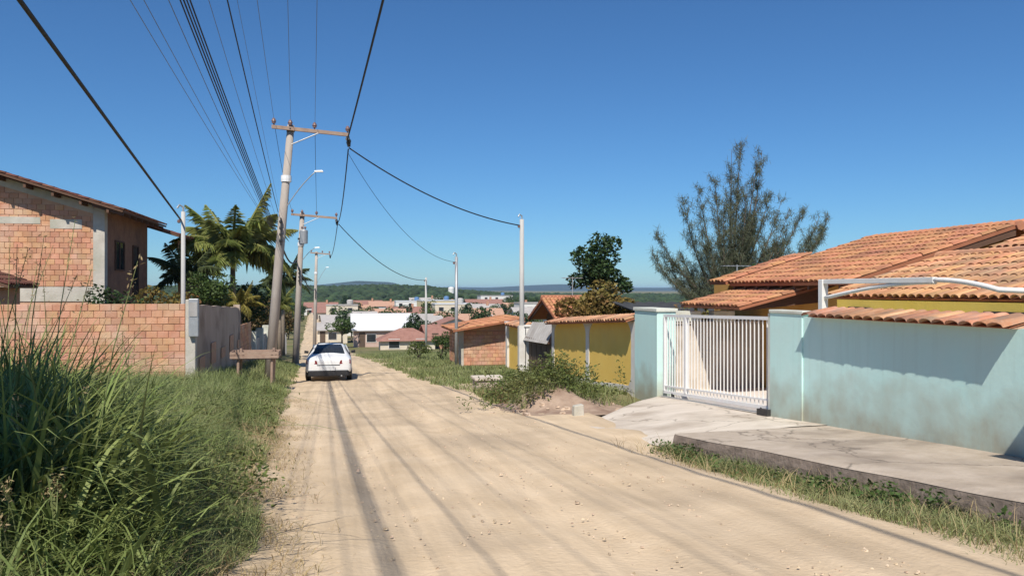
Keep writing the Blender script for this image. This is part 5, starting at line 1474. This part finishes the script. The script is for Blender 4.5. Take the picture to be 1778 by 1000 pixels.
v = blades(np.stack([x, y, G(x, y)], -1), rng.uniform(.12, .45, len(x)), .012*rng.uniform(.6, 1.4, len(x)), rng.uniform(.2, 1.1, len(x)), 3)
M['straw_red'] = leafmat('russet_grass', (0.24,0.13,0.07), (0.30,0.18,0.10), .3, .2)
o = link('russet_grass', np_mesh('russet_grass', *v, M['straw_red'])); tag(o, 'russet dry grass at the road side of the mound', 'dry grass', kind='stuff')
mb = MB(); mb.hexa([(4.42,14.78,-1.3), (4.66,14.8,-1.3), (4.66,15.02,-1.3), (4.42,15.0,-1.3), (4.44,14.8,-.80), (4.64,14.82,-.78), (4.64,15.0,-.78), (4.44,14.98,-.81)])
o = mb.build('concrete_stub', M['beam'], None, bevel=.02); tag(o, 'short square concrete stub at the driveway corner', 'stub')
zb = gz(4.3, 23.6); root = empty('inspection_box', (4.3, 23.6, zb), 'low concrete box with slab lid in the roadside grass', 'concrete box')
mb = MB(); mb.box(-.42, .42, -.4, .4, -.2, .30); mb.build('walls', M['concrete'], root, bevel=.02)
mb = MB(); mb.box(-.47, .47, -.45, .45, .302, .38); mb.build('lid', M['apron'], root, bevel=.015)

# ------------------------------------------------------------------ trees on the right
tree('broadleaf_tree', 12.35, 36.2, 6.45, 2.1, 5200, .22, M['leaf_dark'], 'dark green broadleaf tree behind the croton bush', lobes=26, seed=5, trunk_r=.14, low=.45, lr=(.16, .30))
tree('croton_bush', 8.7, 26.3, 3.4, 1.55, 11000, .15, M['leaf_croton'], 'yellow and red leaved croton bush behind the ochre wall', 'bush', lobes=20, seed=6, trunk_r=.05, low=.25, lr=(.22, .4))
tree('croton_bush', 10.1, 23.9-2.5, 2.45, .7, 1300, .13, M['leaf_croton'], 'smaller croton bush right of the big one, behind the gate pillar', 'bush', lobes=12, seed=16, trunk_r=.05, low=.3)
tree('dark_bush', 15.6, 28.6, 4.2, 1.5, 2600, .2, M['leaf_dark'], 'dark bush at the foot of the feathery casuarina', 'bush', lobes=16, seed=8, trunk_r=.08, low=.3)

# feathery casuarina with upswept leaders
cx_, cy_ = 21.7, 41.3
z0 = gz(cx_, cy_)
root = empty('casuarina_tree', (cx_, cy_, z0), 'tall feathery grey-green casuarina with upswept branches behind the tiled house', 'tree')
mb = MB(); mb.tube([(0, 0, -.2), (.1, 0, 2.5), (.3, .1, 5.5)], [.34, .28, .2], 8)
tips = [(-4.4,.3,6.4,2.6), (-3.1,-.5,8.2,2.6), (-1.6,.6,9.0,3.4), (-2.2,-.8,7.0,3.0), (.15,0,11.2,4.0), (.95,.4,11.8,4.2), (1.9,-.3,11.2,4.2), (1.3,-.8,10.4,4), (-.5,.8,9.6,3.8), (2.9,.5,9.0,3.6), (3.6,-.4,7.9,3.0), (4.9,.3,7.8,2.8), (5.7,-.2,7.5,2.6), (4.2,.8,6.6,2.6), (-3.9,.8,5.2,2.3), (2.4,1.2,8.6,3.4), (.4,-1.2,8.8,3.4), (-1.0,-1.3,7.6,3.0), (1.8,.9,6.8,3.0), (3.0,-.9,6.0,2.6), (-2.6,1.0,5.4,2.4), (-.2,.9,6.6,3.), (6.6,.2,7.6,2.6), (5.4,-.9,6.4,2.4), (3.9,.9,8.6,3.2), (-4.9,-.3,5.2,2.4)]
Vb = []
for i, (tx, ty, tz, sz) in enumerate(tips):
    r_ = random.Random(i+40)
    s0 = Vector((.1*sz/3, .05, sz)); tip = Vector((tx, ty, tz))
    tip.z += .7; ctrl = Vector((tx*.62 + r_.uniform(-.3,.3), ty*.6, sz + (tz-sz)*r_.uniform(.18,.4)))
    pts = []
    for t in np.linspace(0, 1, 12):
        pts.append(s0*(1-t)**2 + ctrl*2*t*(1-t) + tip*t*t)
    mb.tube(pts, [max(.012, .11*(1-t)) for t in np.linspace(0, 1, 12)], 5, cap=False)
    Ln = (tip-s0).length; pa = np.array([tuple(p) for p in pts]); tq = np.linspace(0, 1, 12)
    for k in range(int(5*Ln)+6):
        t0 = r_.uniform(.12, 1.0)
        p0 = np.array([np.interp(t0, tq, pa[:, j]) for j in range(3)])
        tg = np.array([np.interp(min(1, t0+.08), tq, pa[:, j]) - np.interp(max(0, t0-.08), tq, pa[:, j]) for j in range(3)]); tg /= np.linalg.norm(tg)
        az = r_.uniform(0, 6.28); d = tg*r_.uniform(.5, 1.0) + np.array([math.cos(az), math.sin(az), r_.uniform(-.1, .35)])*r_.uniform(.35, .9)
        d /= np.linalg.norm(d); L_ = r_.uniform(.45, 1.5)*(1.12-t0)**.6*min(1.2, Ln/5+.3)
        p1 = p0 + d*L_ + np.array([0, 0, .22*L_])
        pm = (p0+p1)/2 - np.array([0, 0, .08*L_])
        mb.tube([tuple(p0), tuple(pm), tuple(p1)], [.018, .012, .004], 4, cap=False)
        nn = int(62*L_) + 12; q = rng.uniform(.05, 1.05, nn)[:, None]
        base = p0*(1-q)**2 + pm*2*q*(1-q) + p1*q*q
        Vb.append(base + rng.normal(0, .075, (nn, 3)))
C = np.concatenate(Vb); n = len(C)
a = rng.normal(size=(n, 3))*.6; a[:, 2] += np.where(rng.uniform(0, 1, n) < .45, .8, -.8); a /= np.linalg.norm(a, axis=1)[:, None]
b_ = np.cross(a, rng.normal(size=(n, 3))); b_ /= np.linalg.norm(b_, axis=1)[:, None]
ln = rng.uniform(.14, .36, n)[:, None]; wd = .021
V = np.stack([C - b_*wd*.5, C + b_*wd*.5, C + a*ln + b_*wd*.2, C + a*ln - b_*wd*.2], 1).reshape(-1, 3)
link('crown', np_mesh('crown', V, np.arange(n*4).reshape(n, 4), None, M['needle']), root)
mb.build('trunk', M['bark'], root, smooth=True)

# aerials on roofs
def antenna(x, y, z0, z1, label):
    root = empty('antenna', (x, y, z0), label, 'antenna', 'roof aerials')
    mb = MB(); mb.tube([(0, 0, 0), (0, 0, z1-z0)], .022, 6); mb.build('mast', M['galv'], root)
    mb = MB(); h_ = z1-z0-.05
    mb.tube([(-.5, 0, h_), (.5, 0, h_)], .012, 5)
    for k in range(6): mb.tube([(-.45+.18*k, -.3+.03*k, h_+.01), (-.45+.18*k, .3-.03*k, h_+.01)], .008, 4)
    mb.build('boom', M['galv'], root)
antenna(10.4, 35.0, 1.2, 2.1, 'small television aerial on the orange gabled house')
antenna(13.0, 24.2, .75, 2.35, 'television aerial mast between the broadleaf tree and the casuarina')

# ------------------------------------------------------------------ palms on the left
def frond_mesh(name, m, length, droop, seed, nl=50, lw=.028):
    r_ = np.random.default_rng(seed)
    t = np.linspace(0, 1, 12)
    px = length*(t - .12*droop*t**3); pz = length*(.62*t*(1-.25*droop) - droop*.78*t**2.2)
    pts = [(px[i], 0, pz[i]) for i in range(12)]
    mb = MB(); mb.tube(pts, [.035*(1-.9*q)+.004 for q in t], 4, cap=False)
    for k in range(nl):
        q = .14 + .86*(k+.5)/nl
        c = np.array([np.interp(q, t, px), 0, np.interp(q, t, pz)])
        L_ = length*.30*math.sin(math.pi*min(.97, q*.82+.16))
        for s_ in (-1, 1):
            e = c + np.array([L_*.45*(.6+q*.6), s_*L_*(.75+.1*r_.normal()), -L_*(.35+.35*droop+.15*r_.normal())])
            mid = (c+e)/2 + np.array([0, 0, L_*.12])
            w_ = lw*(.8+.4*r_.random())
            o_ = np.array([w_, 0, 0])
            mb.add([c-o_*.4, c+o_*.4, mid+o_*.6, e, mid-o_*.6], [(0,1,2,3,4)])
    return mb.mesh(name, m)
FR = {}
def palm(x, y, hc, length, nf, m, label, seed, trunk=.14, lean=(0, 0), z0=None):
    z0 = gz(x, y) if z0 is None else z0
    root = empty('palm_tree', (x, y, z0), label, 'palm tree', 'palms on the left')
    mb = MB(); mb.tube([(0, 0, -.2), (lean[0]*.4, lean[1]*.4, hc*.5), (lean[0], lean[1], hc)], [trunk*1.3, trunk, trunk*.8], 9); mb.build('trunk', M['palm_trunk'], root, smooth=True)
    r_ = random.Random(seed)
    for k in range(nf):
        ring = k/nf
        dr = .15 + 1.0*ring + r_.uniform(-.1, .15)
        key = (m, round(dr*4)/4, k % 2)
        if key not in FR: FR[key] = frond_mesh('frond', M[m], 1.0, key[1], k)
        az = k*2.399 + r_.uniform(-.2, .2); tilt = -R(38*(1-ring)**1.2 - 6)
        L_ = length*r_.uniform(.85, 1.12)
        Mx = Matrix.Translation((lean[0], lean[1], hc)) @ Matrix.Rotation(az, 4, 'Z') @ Matrix.Rotation(tilt, 4, 'Y') @ Matrix.Diagonal((L_, L_, L_, 1))
        link('frond', FR[key], root, mtx=Mx)
    return root
palm(-5.35, 39.8, 5.3, 3.2, 30, 'palm', 'coconut palm with sunlit green fronds left of the near utility pole', 1)
palm(-6.9, 37.0, 3.9, 1.9, 14, 'palm_dark', 'darker palm beside the brick house veranda', 2)
palm(-4.75, 37.6, 2.75, 1.15, 11, 'palm_young', 'small yellowish young palm between the rendered wall and near pole', 3, trunk=.08)
palm(-4.6, 61.0, 5.4, 2.4, 16, 'palm_dark', 'far dark palm beside the second utility pole', 4)
palm(-4.3, 54.0, 3.4, 1.5, 14, 'palm', 'short green palm below the second utility pole', 5)
tree('olive_bush', -5.6, 34.6, 4.2, 1.15, 2600, .15, M['leaf_mid'], 'rounded olive green bush above the rendered wall', 'bush', lobes=16, seed=21, trunk_r=.07, low=.5)
tree('yellow_bush', -6.3, 29.2, 3.1, 1.25, 2200, .15, M['leaf_croton'], 'yellowish bush showing over the brick wall', 'bush', lobes=14, seed=22, trunk_r=.06, low=.35)
tree('dark_bush', -7.4, 27.6, 3.2, 1.0, 2200, .14, M['leaf_dark'], 'dark bush against the shaded side of the brick house', 'bush', lobes=14, seed=23, trunk_r=.06, low=.35)
tree('dark_bush', -5.3, 43.5, 4.5, 1.6, 2600, .2, M['leaf_dark'], 'dark bush under the coconut palm behind the near pole', 'bush', lobes=16, seed=24, trunk_r=.08, low=.35)
for i, (x, y, h, r_, m, lab) in enumerate(((-5.0, 49, 3.6, 1.3, 'leaf_rust', 'brownish tree over the pale yard wall'), (-5.1, 57, 4.3, 1.5, 'leaf_mid', 'green tree behind the upright post fence'), (-5.6, 66, 4.6, 1.7, 'leaf_rust', 'rusty tree at the far end of the post fence'), (-7.2, 76, 5.6, 2.2, 'leaf_dark', 'dark tree where the left verge drops into the valley'), (-8.4, 52, 5, 2.2, 'leaf_dark', 'dark tree behind the brownish tree on the left'), (-9.5, 88, 6, 2.6, 'leaf_dark', 'dark tree farthest down the left verge'))):
    tree('verge_tree', x, y, h, r_, 1700, .24, M[m], lab, group='trees on the left verge', lobes=14, seed=30+i, trunk_r=.1, low=.3)
# shade tree just outside the frame, left of the photographer
tree('shade_tree', -4.3, 3.75, 5.4, 2.05, 15000, .26, M['leaf_dark'], 'dense roadside tree shading the near left grass', seed=50, lobes=22, trunk_r=.16, low=.35)
# bushes on the right verge and in the valley
tree('verge_bush', 5.3, 43.6, 1.7, .85, 1500, .12, M['leaf_mid'], 'green bush beside the thin grey pole and small brick house', 'bush', lobes=12, seed=60, trunk_r=.04, low=.1)
tree('verge_bush', 4.3, 46.8, 1.2, .8, 1100, .12, M['leaf_weed'], 'lower yellowish bush left of the green one by the grey pole', 'bush', lobes=12, seed=61, trunk_r=.04, low=.1)
tree('valley_tree', 8.4, 99.5, 4.6, 1.8, 1600, .3, M['leaf_dark'], 'dark tree at the right end of the white roofed house', seed=62, lobes=14, trunk_r=.12, low=.25)
tree('valley_tree', -.4, 104, 4.0, 2.0, 1600, .32, M['leaf_mid'], 'spreading tree beside the far road, left of the white roofed house', seed=63, lobes=14, trunk_r=.12, low=.35)
tree('valley_tree', 1.0, 128, 4.2, 2.0, 1200, .36, M['leaf_mid'], 'tree behind the spreading one beside the far road', seed=64, lobes=12, trunk_r=.12, low=.3)
proto = None
pos = []
r_ = random.Random(11)
while len(pos) < 80:
    y = r_.uniform(115, 420); x = y*r_.uniform(-.08, .26)
    if float(EL(y))-2 < x < float(ER(y))+2: continue
    if any(abs(x-t[0]) < t[2]*.5+2.0 and -3 < y-t[1] < t[3]+3 for t in TOWN): continue
    if any((x-a)**2 + (y-b)**2 < 9 for a, b in pos): continue
    pos.append((x, y))
for t in TOWN:
    if t[1] > 100:
        for q in range(2):
            sd = r_.choice((-1, 1)); x = t[0] + sd*(t[2]*.5*r_.uniform(.5, 1.1) + .8); y = t[1] - r_.uniform(2.2, 4.5)
            if not (float(EL(y))-2 < x < float(ER(y))+2) and not any(abs(x-u[0]) < u[2]*.5+.8 and -.8 < y-u[1] < u[3]+.8 for u in TOWN): pos.append((x, y))
protos = []
for i, (x, y) in enumerate(pos):
    if i < 3:
        t = tree('town_tree', x, y, 4.6, 2.2, 900, .42, M[('leaf_dark', 'leaf_mid', 'leaf_dark')[i]], 'small rounded tree among the houses of the valley town', group='trees in the valley town', seed=70+i, lobes=12, trunk_r=.12, low=.2)
        protos.append(t)
    else:
        t = copy_tree(protos[i % 3]); t.location = (x, y, gz(x, y))
        s_ = r_.uniform(.6, 1.3); t.scale = (s_, s_, s_*r_.uniform(.8, 1.15)); t.rotation_euler = (0, 0, r_.uniform(0, 6.28))

# wooded hill: crowns gathered into one mass
ico_v = []; 
ph = (1+5**.5)/2
iv = np.array([(-1,ph,0),(1,ph,0),(-1,-ph,0),(1,-ph,0),(0,-1,ph),(0,1,ph),(0,-1,-ph),(0,1,-ph),(ph,0,-1),(ph,0,1),(-ph,0,-1),(-ph,0,1)], float); iv /= np.linalg.norm(iv[0])
it = np.array([(0,11,5),(0,5,1),(0,1,7),(0,7,10),(0,10,11),(1,5,9),(5,11,4),(11,10,2),(10,7,6),(7,1,8),(3,9,4),(3,4,2),(3,2,6),(3,6,8),(3,8,9),(4,9,5),(2,4,11),(6,2,10),(8,6,7),(9,8,1)])
n = 6500
x = rng.uniform(-330, 330, n); v = rng.uniform(-1, .12, n); y = 760 + v*330
hx = np.array([p[0] for p in HP], float); hz = np.array([p[1] for p in HP], float)
z = -9 + (np.interp(x, hx, hz) + 9)*np.cos(v*math.pi/2)**1.3
s_ = rng.uniform(1.6, 3.4, n)
V = iv[None]*np.stack([s_*1.2, s_*1.2, s_*.9], -1)[:, None, :]*rng.uniform(.75, 1.25, (n, 12, 1)) + np.stack([x, y, z+s_*.3], -1)[:, None, :]
T = it[None] + (np.arange(n)*12)[:, None, None]
M['wood_mass'] = mat('wood_mass', (0.022,0.042,0.016), (0.045,0.07,0.028), .05, .9, island=.35)
o = link('hill_wood', np_mesh('hill_wood', V.reshape(-1, 3), None, T.reshape(-1, 3), M['wood_mass'])); tag(o, 'dark wood covering the hill across the valley', 'wood', kind='stuff')
# scrub between the town and the wood
n = 900
y = rng.uniform(300, 470, n); x = y*rng.uniform(-.12, .32, n); z = G(x, y); s_ = rng.uniform(1.0, 2.4, n)
V = iv[None]*np.stack([s_*1.3, s_*1.3, s_*.9], -1)[:, None, :]*rng.uniform(.75, 1.25, (n, 12, 1)) + np.stack([x, y, z+s_*.4], -1)[:, None, :]
T = it[None] + (np.arange(n)*12)[:, None, None]
M['scrub_mass'] = mat('scrub_mass', (0.04,0.065,0.022), (0.07,0.095,0.035), .05, .9, island=.35)
o = link('valley_scrub', np_mesh('valley_scrub', V.reshape(-1, 3), None, T.reshape(-1, 3), M['scrub_mass'])); tag(o, 'green scrub between the town and the wooded hill', 'scrub', kind='stuff')

# ------------------------------------------------------------------ air
HAZE = True
if HAZE:
    hm = bpy.data.materials.new('haze'); hm.use_nodes = True
    N = hm.node_tree.nodes; L = hm.node_tree.links
    N.remove(N['Principled BSDF'])
    pv = N.new('ShaderNodeVolumePrincipled')
    pv.inputs['Color'].default_value = (0.50, 0.72, 1.0, 1)
    pv.inputs['Density'].default_value = 0.00011
    L.new(pv.outputs['Volume'], N['Material Output'].inputs['Volume'])
    mb = MB(); mb.box(-6900, 6900, -190, 9500, -17.5, 32)
    hz = mb.build('haze', hm); tag(hz, kind='stuff', label='thin bluish haze filling the air over the valley', cat='haze')
